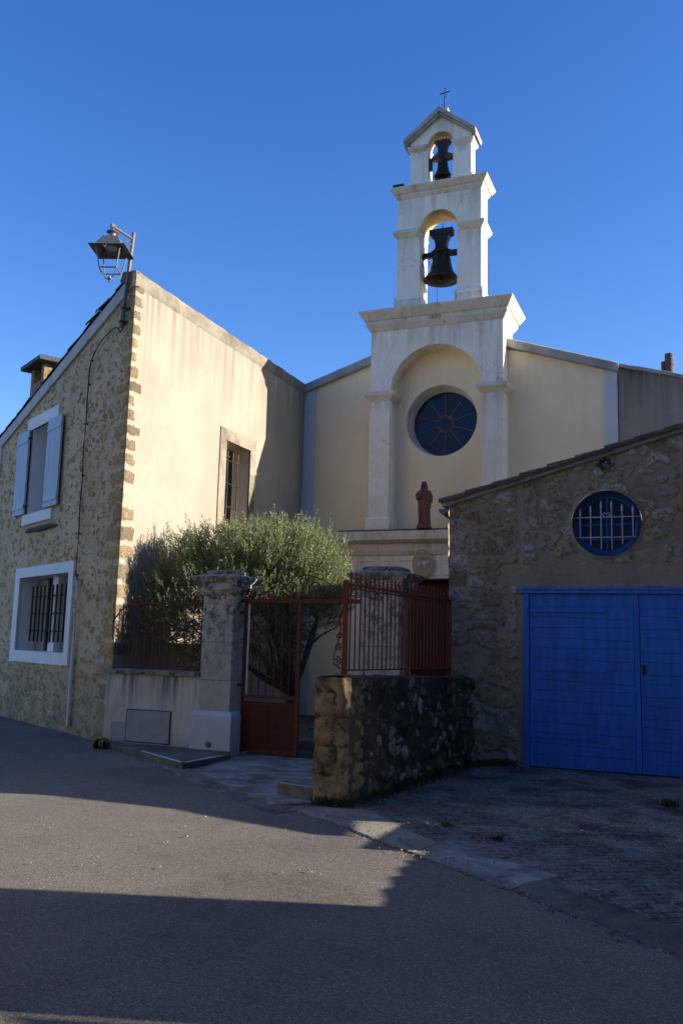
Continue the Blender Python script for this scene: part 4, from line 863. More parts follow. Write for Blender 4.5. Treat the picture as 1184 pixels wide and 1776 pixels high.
# ------------------------------------------------------------------ stone garage
G, GX0 = 12.343, -3.305
garage = thing('stone_garage', 'grey stone outbuilding with a low tiled verge and wide blue doors', 'garage', (GX0, G, 0))
gtop = lambda x: 3.60+0.278*(x-GX0)
DX0, DX1, DZ = -2.245, 0.76, 2.335
OX, OZ, ORX, ORZ = -1.133, 3.272, 0.455, 0.452
VX, VZ, VR = -1.14, 4.078, 0.095
def ghole(x, z):
    return (DX0 < x < DX1 and z < DZ) or ((x-OX)/ORX)**2+((z-OZ)/ORZ)**2 < 1.08 or (x-VX)**2+(z-VZ)**2 < (VR*.97)**2
def band(u, v):
    if 2.42 < v+0.02*noise.noise(Vector((u*3, v*3, 1))) < 2.74 and u > DX0-.35+.1*noise.noise(Vector((v*9, 3, 1))): return (-1, 0, 0)
    if u < DX0 and u > DX0-0.09: return (-1, 0, 0)
    if ((u-OX)/ORX)**2+((v-OZ)/ORZ)**2 < 1.12: return (-1, 0, 0)
    return (0, 0, 0)
mb = MB(); xs = span(GX0, 3.5, 0.026, DX0, DX1, -0.2)
xs = span(GX0, -0.15, 0.026, DX0, DX0+.02)+span(-0.05, 3.5, 0.12, DX1)
stone_panel(mb, (0, G, 0), (1, 0, 0), (0, -1, 0), xs, span(-0.08, 5.5, 0.026, DZ), top=gtop, hole=ghole, sx=0.30, sy=0.20, cover=1.15, amp=0.022, metric='CHEBYCHEV', seed=5.2, quoin=band, edge=(0.06, 0.18), micro=0.010)
mb.build('front_wall', 'garage', garage, smooth=True)
mb = MB(); stone_panel(mb, (GX0, 0, 0), (0, 1, 0), (-1, 0, 0), span(G-.0, G+.42, 0.04), span(-0.08, 3.6, 0.04), sx=0.33, sy=0.20, cover=0.72, amp=0.02, seed=6.2, micro=0.012)
mb.box(GX0, 3.5, G+.42, G+.44, 0, 3.1); mb.a += [(0, 0, 0, 1)]*8
mb.box(GX0, GX0+.3, G+.44, 17.2, 0, 3.0); mb.a += [(0, 0, 0, 1)]*8; mb.build('side_wall', 'garage', garage)
# jambs and lintel recess, dark interior not seen
mb = MB()
for x_, s_ in ((DX0, 1), (DX1, -1)): mb.quad((x_, G+.01, 0), (x_, G+.30, 0), (x_, G+.30, DZ), (x_, G+.01, DZ))
mb.quad((DX0, G+.01, DZ), (DX1, G+.01, DZ), (DX1, G+.30, DZ), (DX0, G+.30, DZ))
for k in range(48):
    a, b = 2*pi*k/48, 2*pi*(k+1)/48
    mb.quad((OX+ORX*cos(a), G-.012, OZ+ORZ*sin(a)), (OX+ORX*cos(b), G-.012, OZ+ORZ*sin(b)), (OX+ORX*cos(b), G+.3, OZ+ORZ*sin(b)), (OX+ORX*cos(a), G+.3, OZ+ORZ*sin(a)))
for k in range(72):
    q = []
    for kk in (k, k+1):
        a = 2*pi*kk/72; wv = 1+.05*noise.noise(Vector((cos(a)*3, sin(a)*3, 1))); wo_ = 1.13+.09*noise.noise(Vector((cos(a)*4, sin(a)*4, 7)))
        q += [(OX+ORX*cos(a)*(1.0+.012*sin(a*9)), G-.030-.012*wv, OZ+ORZ*sin(a)*(1.0+.012*sin(a*9))), (OX+ORX*cos(a)*wo_, G-.004, OZ+ORZ*sin(a)*wo_)]
    mb.quad(q[0], q[2], q[3], q[1])
mb.a = [(0, 0, 0, 1)]*len(mb.v); mb.build('reveal', 'garage', garage, smooth=True)
# front verge: stone slope band + overlapping old tiles
mb = MB()
mb.prism([(GX0-.09, 0, gtop(GX0-.09)-.02), (3.5, 0, gtop(3.5)-.02), (3.5, 0, gtop(3.5)+.05), (GX0-.09, 0, gtop(GX0-.09)+.05)], (0, G-.07, 0), (0, G+.42, 0)); rf = mb.build('roof', 'greycop', garage, bevel=.01)
mb = MB(); x_ = GX0-.13; k = 0
while x_ < 3.4:
    L = 0.46+random.uniform(-.03, .03); z0_ = gtop(x_)+.055; tl = random.uniform(-.008, .008)
    for yy_, r_ in ((G-.035, .085), (G+.16, .08)):
        canal((x_, yy_+random.uniform(-.015, .015), z0_-.015+tl), Vector((1, random.uniform(-.02, .02), 0.278-.03)), L, r_)
    x_ += 0.385; k += 1
mb.build('verge_tiles', 'tile', rf)
mb = MB(); mb.prism([(GX0-.1, 0, 3.05), (3.5, 0, 3.05+.26*3.5), (3.5, 0, 3.1+.26*3.5), (GX0-.1, 0, 3.10)], (0, G+.43, 0), (0, 17.2, 0)); mb.build('back_slope', 'tile', rf)
# round vent
mb = MB(); mb.lathe([(VR+.02, 0), (VR+.02, .02), (VR-.01, .02), (VR-.02, -.02)], (0, 0, 0), 20); mb.v = [(VX+x, G-.02+z, VZ+y) for x, y, z in mb.v]; vt = mb.build('vent', 'zinc', garage)
mb = MB(); mb.quad(*[(VX+VR*cos(2*pi*k/20), G+.03, VZ+VR*sin(2*pi*k/20)) for k in range(20)]); mb.build('vent_disc', 'glassdark', vt)
mb = MB()
for k in range(5): a = pi*k/5; mb.tube([(VX-VR*cos(a), G+.01, VZ-VR*sin(a)), (VX+VR*cos(a), G+.01, VZ+VR*sin(a))], .006, 5)
mb.build('vent_bars', 'zinc', vt)
# oval window
mb = MB(); prof = [(1.0, .04), (.99, .0), (.90, -.01), (.86, .03), (.80, .035), (.80, .09)]; rg = []
for f, y_ in prof:
    i = len(mb.v); mb.v += [(OX+ORX*f*cos(2*pi*k/56), G+.10+y_, OZ+ORZ*f*sin(2*pi*k/56)) for k in range(56)]; rg.append(i)
for a, b in zip(rg, rg[1:]):
    for q in range(56): mb.f.append((a+q, a+(q+1) % 56, b+(q+1) % 56, b+q))
mb.box(OX-.018, OX+.018, G+.13, G+.16, OZ-.36, OZ+.36); mb.box(OX-.36, OX+.36, G+.132, G+.158, OZ-.015, OZ+.015)
mb.box(OX-.36, OX+.36, G+.132, G+.158, OZ-.215, OZ-.19)
ow = mb.build('window', 'bluedark', garage, bevel=.003)
mb = MB(); mb.quad(*[(OX+ORX*.82*cos(2*pi*k/48), G+.155, OZ+ORZ*.82*sin(2*pi*k/48)) for k in range(48)]); mb.build('pane', 'glassoval', ow)
mb = MB()
for zz_, hw in ((OZ+.09, .44), (OZ-.185, .40)): mb.tube([(OX-hw, G+.03, zz_-.0), (OX+hw, G+.03, zz_+.0)], .008, 6)
for k, (top_, bot_) in enumerate(((.22, -.19), (.26, -.29), (.32, -.35), (.32, -.35), (.27, -.28), (.24, -.18))):
    x_ = OX+(-.345+.137*k); mb.tube([(x_, G+.02, OZ+bot_), (x_, G+.02, OZ+top_-.10), (x_, G+.02, OZ+top_-.095), (x_, G+.02, OZ+top_-.085), (x_, G+.02, OZ+top_-.075), (x_, G+.02, OZ+top_-.06), (x_, G+.02, OZ+top_)], [.010, .010, .016, .016, .010, .017, .002], 8)
for s_ in (-1, 1):
    mb.tube([(OX-.002+s_*(.005+.028*(1-cos(k*.45))*0+.030-.030*(1-k/14)*cos(k*.5)), G+.02, OZ+.125+.028*(1-k/14)*sin(k*.5)) for k in range(13)], .004, 5)
mb.tube([(OX-.055, G+.02, OZ+.125), (OX-.04, G+.02, OZ+.10), (OX, G+.02, OZ+.094), (OX+.04, G+.02, OZ+.10), (OX+.055, G+.02, OZ+.125)], .004, 5)
mb.build('grille', 'plastic', ow, smooth=True)
# blue doors: outer horizontal boards, not quite level
mb = MB(); mb.cornice(DX0-.045, DX1+.045, G-.055, G+.10, [(0, DZ-.012), (0, DZ+.03), (.012, DZ+.04), (.012, DZ+.07), (-.02, DZ+.075)]); mb.box(DX0+.0, DX0+.075, G-.045, G+.0, 0.0, DZ-.013); mb.box(DX1-.075, DX1, G-.045, G+.0, 0.0, DZ-.013); mb.build('door_frame', 'blue', garage, bevel=.004)
SPL = -0.738
for di, (a, b) in enumerate(((DX0+.08, SPL-.004), (SPL+.004, DX1-.08))):
    mb = MB(); z_ = 0.02; k = 0; seq = [0.17, .13, .15, .12, .155, .135, .15, .12, .16, .13, .15, .125, .15, .13, .15, .14]
    tlt0 = 0
    while z_ < DZ-.03:
        h = seq[(k+di*5) % 16]; t1_ = z_+h+(0.022 if k % 2 else -0.004); t1r = z_+h-(0.020 if k % 2 else -.006)
        if z_+h > DZ-.09: t1_ = t1r = DZ-.018
        zl, zr = (z_, z_) if k == 0 else (pl, pr)
        y0_ = G-.018-.004*rnd(k+di*9, 4)
        mb.prism([(a+.0, 0, zl+.0025), (b-.07, 0, zr+.0025), (b-.07, 0, t1r-.0025), (a+.0, 0, t1_-.0025)], (0, y0_, 0), (0, G+.02, 0)); pl, pr = t1_, t1r; z_ += h; k += 1
        if z_ > DZ-.09: break
    mb.box(b-.066, b, G-.026, G+.02, .02, DZ-.018); mb.box(a, b-.068, G-.008, G+.018, .02, DZ-.02)
    leaf = mb.build('garage_door', 'blue', garage, bevel=.003)
    for zz_ in (0.42, 1.30, 2.09):
        mb = MB(); x0_, x1_ = (a-.03, a+1.0) if di == 0 else (b-.98, b+.03)
        mb.box(x0_, x1_, G-.034, G-.022, zz_-.02, zz_+.02)
        for q in range(6): mb.tube([(x0_+.1+q*.16, G-.042, zz_), (x0_+.1+q*.16, G-.03, zz_)], .011, 6)
        mb.tube([(a-.035 if di == 0 else b+.035, G-.05, zz_-.05), (a-.035 if di == 0 else b+.035, G-.05, zz_+.05)], .016, 8); mb.build('hinge', 'blue', leaf)
    if di == 1:
        mb = MB(); mb.box(a+.02, a+.06, G-.034, G-.02, 1.28, 1.40); mb.tube([(a+.04, G-.05, 1.36), (a+.04, G-.03, 1.36)], .014, 8); mb.build('handle', 'iron', leaf)
gut = MB(); prof_ = [(cos(pi+pi*k/10)*.075, sin(pi+pi*k/10)*.075) for k in range(11)]
for (x1_, z1_), (x2_, z2_) in zip(prof_, prof_[1:]):
    gut.prism([(GX0-.10+x1_, 0, 3.545+z1_), (GX0-.10+x2_, 0, 3.545+z2_), (GX0-.10+x2_*.93, 0, 3.545+z2_*.93), (GX0-.10+x1_*.93, 0, 3.545+z1_*.93)], (0, G+.02, 0), (0, G+.42, -0.02))
gut.quad(*[(GX0-.10+x_, G+.022, 3.545+z_) for x_, z_ in prof_]); gut.build('gutter', 'zinc', garage)

# ------------------------------------------------------------------ low stone wall and the iron fence on it
LW0 = Vector((-3.61, 8.39, 0)); LW1 = Vector((-3.255, 8.405, 0)); LE = Vector((-2.95, 12.34, 0))
low = thing('stone_wall', 'low dark rubble wall with blackened top running out from the garage', 'wall', (-3.61, 8.39, 0))
ldir = (LE-LW1).normalized(); lnrm = Vector((ldir.y, -ldir.x, 0)); LL = (LE-LW1).length
ltop = lambda u: 1.245-0.098*u/LL+0.018*noise.noise(Vector((u*3.3, 0, 5)))+0.012*noise.noise(Vector((u*11, 0, 5)))
mb = MB(); stone_panel(mb, LW1, ldir, lnrm, span(0, LL, 0.026), span(-.05, 1.30, 0.026), top=ltop, sx=0.15, sy=0.135, cover=0.92, amp=0.04, seed=9.4, edge=(0.06, 0.28), micro=0.014, corner=2)
edir = (LW0-LW1).normalized()
def endq(u, v):      # big dressed corner stones of the wall end
    rows = [0.0, .30, .58, .86, 1.10, 1.3]; k = [i for i in range(5) if rows[i] <= v+0.0 < rows[i+1]]; k = k[0] if k else 0
    f0, f1 = rows[k], rows[k+1]; wob = .02*noise.noise(Vector((u*9, v*9, 3))); sp = .12+.12*rnd(k, 6)
    wob = .045*noise.noise(Vector((u*7, v*7, 3)))+.02*noise.noise(Vector((u*22, v*22, 3))); d = min(v-f0, f1-v, abs(u-sp) if k in (1, 3) else 9); m = sstep(d+wob+.004, .0, .028)
    return (max(m, .03), .3+.6*rnd(k+(2 if u > sp else 0), 8), 0.028)
mb2 = MB(); el = (LW0-LW1).length
stone_panel(mb, LW1, edir, Vector((0, -1, 0)), span(0, el, 0.02), span(-.05, 1.30, 0.022), top=lambda u: ltop(0)+.015*noise.noise(Vector((u*9, 2, 2))), sx=.2, sy=.2, cover=.5, amp=.03, seed=3.3, quoin=endq, micro=.020, corner=2)
# top and hidden back
us_ = span(0, LL, .05); rows_ = []
for u in us_:
    i = len(mb.v); p = LW1+ldir*u; back = LW0+(LE+Vector((-.35, 0, 0))-LW0)*(u/LL)
    for f in (0, .2, .4, .6, .8, 1):
        q = p.lerp(back, f); mb.v.append((q.x, q.y, ltop(u)+(.02+.02*noise.noise(Vector((u*6, f*4, 3))))*(1 if 0 < f < 1 else 0)-.004)); mb.a.append((.2+.6*rnd(u, f+2), rnd(u*3, f+1)*.4, 0, 1))
    mb.v.append((back.x, back.y, -.05)); mb.a.append((0, 0, 0, 1)); rows_.append(i)
for a, b in zip(rows_, rows_[1:]):
    for q in range(6): mb.f.append((a+q, b+q, b+q+1, a+q+1))
mb.build('wall_body', 'low', low, smooth=True)

def spear(mb, x, y, z0, z1, r=.0085, fan=True, tip=.10):
    mb.tube([(x, y, z0), (x, y, z1-tip), (x, y, z1-tip+.005), (x, y, z1-tip*.72), (x, y, z1-tip*.6), (x, y, z1-tip*.45), (x, y, z1)], [r, r, r*1.7, r*1.7, r*.9, r*1.8, r*.15], 7)
    if fan:
        for s_ in (-1, 1): mb.tube([(x, y, z1-tip*1.35), (x+s_*.022, y, z1-tip*1.05), (x+s_*.034, y, z1-tip*1.15), (x+s_*.03, y, z1-tip*1.4)], r*.55, 5)
fr = thing('iron_fence', 'rusty red iron spear fence standing on the low stone wall', 'fence', (-3.3, 8.5, 1.24), 'red spear fences')
def LF(u, z): p = LW1+ldir*u-lnrm*0.12; return Vector((p.x, p.y, z))
U0, U1, U2 = 0.10, 1.78, 3.30
for u_, zt, r_ in ((U0, 2.23, .022), (U1, 2.20, .022), (U2, 2.20, .018)):
    mb = MB(); c_ = LF(u_, 0); mb.box(-r_, r_, -r_, r_, 1.16, zt, T=lambda p, c_=c_: c_+ldir*p.x+lnrm*p.y+Vector((0, 0, p.z))); mb.build('post', 'red', fr, bevel=.002)
for z_, r_ in ((2.195, .011), (2.155, .009), (1.315, .009)): mb = MB(); mb.tube([LF(U0, z_), LF(U2, z_-(.03 if z_ < 2 else 0.012))], r_, 6); mb.build('rail', 'red', fr)
nb = 27; step = (U2-U0)/nb
for k in range(1, nb):
    u_ = U0+step*k
    if abs(u_-U1) < .05: continue
    mb = MB(); p = LF(u_, 0); zb = 1.31-.03*u_/3.3
    if k == 4: zb = 1.22
    spear(mb, p.x, p.y, zb, 2.335+.01*rnd(k, 1), .0085, False)
    for s_ in (-1, 1):
        q = LF(u_+s_*.03, 2.225); q2 = LF(u_+s_*.045, 2.20); q3 = LF(u_+s_*.03, 2.175); mb.tube([(p.x, p.y, 2.235), q, q2, q3, (p.x, p.y, 2.17)], .0055, 5)
    mb.build('bar', 'red', fr)
def scroll(mb, c, ux, uz, r, turns=1.6, th=.009, flip=1, n=30, start=0.0):
    c = Vector(c); ux = Vector(ux); uz = Vector(uz); pts = []
    for k in range(n): a = start+2*pi*turns*k/(n-1); rr = r*(1-.8*k/(n-1)); pts.append(c+ux*(rr*cos(a)*flip)+uz*(rr*sin(a)))
    mb.tube(pts, th, 6)
mb = MB(); Z = Vector((0, 0, 1)); bx = LF(U0, 0)-Vector((.03, 0, 0)); ex = Vector((-1, 0, 0))
for zc, r_, fl in ((1.40, .052, 1), (1.55, .040, 1), (1.66, .032, 1), (1.78, .024, -1), (1.86, .018, -1)): scroll(mb, bx+ex*(r_+.006)+Z*zc, ex, Z, r_, 1.5, .008, fl, 24, pi/2)
mb.tube([bx+ex*.01+Z*1.33, bx+ex*.09+Z*1.38, bx+ex*.09+Z*1.46, bx+ex*.05+Z*1.58, bx+ex*.02+Z*1.72, bx+ex*.03+Z*1.85, bx+Z*1.93], .008, 6)
mb.build('scroll_bracket', 'red', fr)

# ------------------------------------------------------------------ gate pillars, cream garden wall, gate
def pillar(label, x0, x1, y0, y1, zs, boss):
    t_ = thing('gate_pillar', label, 'pillar', ((x0+x1)/2, (y0+y1)/2, 0), group='stone gate pillars')
    mb = MB(); mb.cornice(x0, x1, y0, y1, [(0, .55), (0, 2.22+zs)]); sh_ = mb.build('shaft', 'pillar', t_, bevel=.008)
    mb = MB(); mb.cornice(x0, x1, y0, y1, [(.075, -.05), (.075, .54), (.05, .585), (.0, .60), (-.05, .60)]); mb.build('plinth', 'strip' if boss else 'pillar', t_, bevel=.008)
    mb = MB(); mb.cornice(x0, x1, y0, y1, [(.0, 2.20+zs), (.02, 2.22+zs), (.05, 2.26+zs), (.055, 2.28+zs), (.07, 2.285+zs), (.07, 2.38+zs), (.10, 2.40+zs), (.13, 2.44+zs), (.13, 2.475+zs), (.02, 2.50+zs), (.0, 2.505+zs)]); cp_ = mb.build('capital', 'pillar', t_, bevel=.005)
    mb = MB(); mb.cornice(x0, x1, y0, y1, [(.135, 2.44+zs), (.14, 2.445+zs), (.14, 2.477+zs), (.0, 2.51+zs), (-.02, 2.515+zs), (-.02, 2.555+zs), (-.05, 2.575+zs), (-.1, 2.58+zs)]); mb.build('capstone', 'cap', t_, bevel=.006)
    if boss:
        mb = MB(); mb.lathe([(.045, 0), (.045, .012), (.03, .016), (.028, .008), (.012, .008), (.012, .022), (0, .022)], (0, 0, 0), 18); mb.v = [(-6.363+x, y0-.076-z, .15+y) for x, y, z in mb.v]; mb.build('round_plate', 'zinc', t_)
    return t_
pillar('mottled stone gate pillar left of the red gate', -6.59, -6.10, 11.13, 11.62, 0.0, True)
pillar('stone gate pillar behind the spear fence right of the gate', -4.20, -3.63, 11.13, 11.62, 0.035, False)
gw = thing('garden_wall', 'low cream plastered wall with dark streaks between house corner and gate pillar', 'wall', (-7.4, 11.15, 0))
mb = MB(); mb.box(-8.19, -6.60, 11.15, 11.44, -.08, 1.06); mb.build('wall_body', 'gwall', gw)
mb = MB(); xs = span(-8.20, -6.591, .06); rows_ = []
for x_ in xs:
    i = len(mb.v); k = .008*noise.noise(Vector((x_*8, 1, 1)))+(0.0 if x_ > -7.35 else -.004)
    for y_, z_ in ((11.16, 1.055), (11.10+k, 1.06), (11.095+k, 1.105+k), (11.12, 1.115+k), (11.46, 1.12)): mb.v.append((x_, y_, z_))
    rows_.append(i)
for a, b in zip(rows_, rows_[1:]):
    for q in range(4): mb.f.append((a+q, b+q, b+q+1, a+q+1))
mb.build('coping', 'cap', gw)
mb = MB(); mb.box(-7.785, -7.055, 11.132, 11.16, 0.10, 0.54); hb = mb.build('meter_box', 'hatch', gw, bevel=.004)
mb = MB(); mb.box(-7.80, -7.04, 11.137, 11.151, -.02, .085); mb.box(-8.06, -7.80, 11.142, 11.152, .08, .36); mb.build('meter_plinth', 'hatch', gw, bevel=.003)
mb = MB(); mb.box(-7.80, -7.04, 11.140, 11.153, .086, .098); mb.box(-7.80, -7.788, 11.140, 11.153, .098, .55); mb.box(-7.052, -7.04, 11.140, 11.153, .098, .55); mb.box(-7.80, -7.04, 11.140, 11.153, .543, .556)
for x_ in (-7.75, -7.09): mb.tube([(x_, 11.128, .14), (x_, 11.134, .14)], .008, 6)
mb.build('meter_box_joint', 'iron', hb)
lf = thing('iron_fence', 'red iron spear fence on the cream garden wall below the olive tree', 'fence', (-7.3, 11.27, 1.1), 'red spear fences')
for z_ in (2.085, 1.17): mb = MB(); mb.tube([(-7.96, 11.27, z_), (-6.60, 11.27, z_)], .011, 6); mb.build('rail', 'red', lf)
for k in range(10):
    mb = MB(); x_ = -7.905+.1355*k; spear(mb, x_, 11.27, 1.165, 2.205, .0095, True, .085); mb.build('bar', 'red', lf)
mb = MB(); mb.tube([(-7.96, 11.27, 2.085), (-8.04, 11.19, 1.97), (-8.13, 11.12, 1.80)], .012, 6)
for f, zb in ((.30, 1.5), (.55, 1.45), (.9, 1.55)):
    p = Vector((-7.96, 11.27, 2.085)).lerp(Vector((-8.13, 11.12, 1.80)), f); spear(mb, p.x, p.y, zb, p.z+.10, .008, False, .08)
mb.build('side_guard', 'iron', lf)

gt = thing('iron_gate', 'red iron gate leaf with bars above a solid lower panel, overthrow of scrolls', 'gate', (-6.0, 11.36, 0))
GY = 11.36
mb = MB(); mb.box(-6.09, -4.21, GY-.025, GY+.025, 2.12, 2.175); mb.build('top_beam', 'red', gt, bevel=.003)
mb = MB()
for x_, w_ in ((-6.02, .018), (-5.175, .028)): mb.box(x_-w_, x_+w_, GY-.02, GY+.02, 0.03, 2.12)
mb.box(-6.0, -5.2, GY-.018, GY+.018, .79, .83); mb.box(-6.0, -5.2, GY-.018, GY+.018, .70, .715); mb.box(-6.0, -5.2, GY-.016, GY+.016, .05, .09)
mb.build('leaf_frame', 'red', gt, bevel=.002)
mb = MB(); mb.box(-6.0, -5.2, GY-.006, GY+.006, .09, .74); mb.box(-5.62, -5.60, GY-.014, GY-.006, .20, .62); mb.box(-5.75, -5.47, GY-.014, GY-.006, .42, .44); mb.build('lower_panel', 'redpanel', gt)
for k in range(6):
    mb = MB(); x_ = -5.895+.117*k; mb.tube([(x_, GY, .81), (x_, GY, 2.13)], .0085, 6); mb.build('bar', 'red', gt)
for z_ in (1.98, .96): mb = MB(); mb.box(-6.13, -6.03, GY-.03, GY+.03, z_-.02, z_+.02); mb.build('hinge', 'red', gt)
mb = MB(); mb.box(-5.975, -5.955, GY-.01, GY+.01, .84, 2.10); mb.build('bright_rod', 'plastic', gt)
mb = MB(); X_ = Vector((1, 0, 0)); cxg = -5.13
for cx_, cz_, r_, fl, stt in ((-5.98, 2.265, .055, 1, 0), (-5.62, 2.235, .065, -1, pi), (-5.33, 2.33, .125, 1, pi), (-4.95, 2.32, .135, -1, pi), (-4.55, 2.24, .07, 1, pi), (-4.30, 2.26, .055, -1, 0)):
    scroll(mb, (cx_, GY, cz_), X_, Z, r_, 1.7, .010, fl, 34, stt)
def arc(pts, r=.010): mb.tube([(x_, GY, z_) for x_, z_ in pts], r, 6)
arc([(-6.05, 2.19), (-5.9, 2.22), (-5.75, 2.25), (-5.6, 2.33), (-5.45, 2.43), (-5.3, 2.49), (-5.13, 2.51), (-4.96, 2.49), (-4.8, 2.43), (-4.65, 2.33), (-4.5, 2.25), (-4.3, 2.2)], .008)
arc([(-5.20, 2.18), (-5.14, 2.3), (-5.18, 2.42), (-5.13, 2.56)]); arc([(-5.06, 2.18), (-5.12, 2.3), (-5.08, 2.42), (-5.13, 2.56)]); arc([(-5.13, 2.5), (-5.13, 2.75)], .007)
mb.build('overthrow', 'red', gt)

mb = MB(); pp = [(-8.10, 11.06, .05), (-7.98, 10.80, .055)]; mb.tube(pp, [.085, .092], 18, cap=False); mb.tube(pp, [.074, .078], 18, cap=False)
mb.quad(*[(-8.02+.075*cos(2*pi*k/16)*.45, 10.88-.075*cos(2*pi*k/16)*.9*.45, .053+.075*sin(2*pi*k/16)) for k in range(16)]); dpp = mb.build('drain_pipe', 'terra', None, loc=(-8.05, 10.95, 0)); tag(dpp, 'broken terracotta drain pipe end at the foot of the garden wall', 'pipe')

# step behind the gate
mb = MB(); mb.box(-5.6, -4.25, 12.3, 13.2, 0.0, 0.15); mb.box(-5.6, -4.25, 12.7, 13.2, 0.15, 0.30); stp = mb.build('garden_step', 'conc', None, loc=(-4.9, 12.7, 0), bevel=.01); stp['kind'] = 'structure'; stp['label'] = 'two shadowed stone steps behind the gate opening'; stp['category'] = 'step'

# ------------------------------------------------------------------ olive tree
ol = thing('olive_tree', 'bushy grey-green olive tree overtopping the fence and gate pillar', 'tree', (-6.05, 13.1, 0))
rg_ = random.Random(21)
mb = MB(); base = Vector((-6.05, 13.1, 0))
def limb(a, b, r0, r1, n=6, wob=.06):
    pts = []; a = Vector(a); b = Vector(b)
    for k in range(n+1): f = k/n; q = a.lerp(b, f); q += Vector((noise.noise(q*2.1), noise.noise(q*2.3+Vector((5, 0, 0))), 0))*wob*sin(pi*f)*2; pts.append(q)
    mb.tube(pts, [r0+(r1-r0)*k/n for k in range(n+1)], 8); return pts[-1]
f1 = limb(base, base+Vector((.05, -.05, .75)), .13, .10); l1 = []
for dx, dy, dz in ((-1.3, -.2, 1.3), (-.6, .5, 1.7), (.1, -.5, 1.6), (.35, .3, 1.6), (-1.0, .6, 1.2), (-.3, -.6, 1.4), (-1.5, -.5, .9), (.4, -.3, 1.0)):
    e = limb(f1, f1+Vector((dx, dy, dz))*.75, .06, .028); l1.append(e)
    for _ in range(3): limb(e, e+Vector((rg_.uniform(-.6, .6), rg_.uniform(-.5, .5), rg_.uniform(.1, .7))), .022, .006, 4)
mb.build('trunk', 'bark', ol, smooth=True)
blobs = [(-7.62, 12.40, 2.72, .52, .60, .62), (-7.85, 12.15, 2.15, .38, .45, .60), (-7.25, 12.75, 2.75, .72, .70, .62), (-6.75, 12.9, 2.80, .85, .80, .72), (-6.2, 13.2, 2.80, .78, .80, .72), (-5.80, 13.3, 2.70, .60, .72, .66), (-6.9, 12.6, 2.15, .95, .65, .65), (-6.0, 12.9, 2.15, .80, .65, .60), (-7.0, 13.3, 2.85, .7, .7, .55), (-5.45, 13.1, 2.35, .42, .5, .50), (-7.35, 12.2, 1.85, .65, .42, .50), (-6.6, 12.8, 1.55, .85, .60, .55), (-7.3, 12.6, 1.45, .6, .5, .45)]
lv = []; lfc = []
def leafq(p, d, L, wd, rg):
    side = d.cross(Vector((rg.uniform(-1, 1), rg.uniform(-1, 1), rg.uniform(-1, 1))))
    if side.length < 1e-3: return
    side.normalize(); i = len(lv); m = p+d*(L*.5)
    lv.extend([tuple(p), tuple(m+side*wd), tuple(p+d*L), tuple(m-side*wd)]); lfc.append((i, i+1, i+2, i+3))
def ins(q): return sum(1 for b in blobs if ((q.x-b[0])/b[3])**2+((q.y-b[1])/b[4])**2+((q.z-b[2])/b[5])**2 < 1)
tot = sum(b[3]*b[4]*b[5] for b in blobs); NS = 10500; cnt = 0
while cnt < NS:
    b = blobs[min(int(rg_.random()*len(blobs)), len(blobs)-1)]
    if rg_.random() > b[3]*b[4]*b[5]/0.50: continue
    u = Vector((rg_.gauss(0, 1), rg_.gauss(0, 1), rg_.gauss(0, 1))).normalized(); rr = rg_.random()**0.42
    q = Vector((b[0]+u.x*b[3]*rr, b[1]+u.y*b[4]*rr, b[2]+u.z*b[5]*rr))
    if q.x < -8.16: continue
    if q.z < 0.85: continue
    if noise.noise(q*2.7) < -0.26+.25*(rr < .5): continue
    cnt += 1
    cen = Vector((-6.6, 12.9, 1.9)); od = (q-cen).normalized(); up_ = Vector((0, 0, 1))
    d = (od*.55+up_*(.85 if q.z > 1.9 else .1)+Vector((rg_.uniform(-.45, .45), rg_.uniform(-.45, .45), rg_.uniform(-.35, .25)))).normalized()
    nl = 13 if rg_.random() < .88 else 22; SL = .17 if nl == 13 else rg_.uniform(.26, .40)
    if nl == 22: d = (d+up_*.8).normalized()
    for k in range(nl):
        p = q+d*(SL*k/nl)
        ld = (d*.75+Vector((rg_.uniform(-1, 1), rg_.uniform(-1, 1), rg_.uniform(-.7, .9)))*.75).normalized()
        leafq(p, ld, rg_.uniform(.035, .062), rg_.uniform(.0055, .0085), rg_)
me = bpy.data.meshes.new('crown'); L_ = LOC[ol.name]; me.from_pydata([(a-L_.x, b-L_.y, c-L_.z) for a, b, c in lv], [], lfc); me.materials.append(M['leaf']); co = bpy.data.objects.new('crown', me); COL.objects.link(co); co.parent = ol

# ------------------------------------------------------------------ weeds
def weeds(name, label, pts, n, hgt, loc, kind=None):
    global lv, lfc
    lv, lfc = [], []; rg = random.Random(len(label)+n)
    for _ in range(n):
        a, b = pts[rg.randrange(len(pts)-1)], None; i = rg.randrange(len(pts)-1); f = rg.random(); x_ = pts[i][0]+(pts[i+1][0]-pts[i][0])*f+rg.gauss(0, pts[i][2]); y_ = pts[i][1]+(pts[i+1][1]-pts[i][1])*f+rg.gauss(0, pts[i][2])
        d = Vector((rg.uniform(-.7, .7), rg.uniform(-.7, .7), 1)).normalized(); leafq(Vector((x_, y_, .01)), d, hgt*rg.uniform(.4, 1.2), rg.uniform(.004, .009), rg)
    me = bpy.data.meshes.new(name); me.from_pydata([(a-loc[0], b-loc[1], c) for a, b, c in lv], [], lfc); me.materials.append(M['weed']); o = bpy.data.objects.new(name, me); COL.objects.link(o); o.location = loc; tag(o, label, 'weeds', kind=kind, group='weed tufts in the forecourt' if name == 'weed_tuft' else None)
weeds('grass_fringe', 'dark grass and weeds along the foot of the low rubble wall', [(-3.55, 8.3, .04), (-3.2, 8.36, .06), (-3.1, 9.2, .07), (-2.98, 10.6, .07), (-2.8, 12.1, .06), (-2.4, 12.3, .05)], 1500, .10, (-3.1, 9.5, 0), 'stuff')
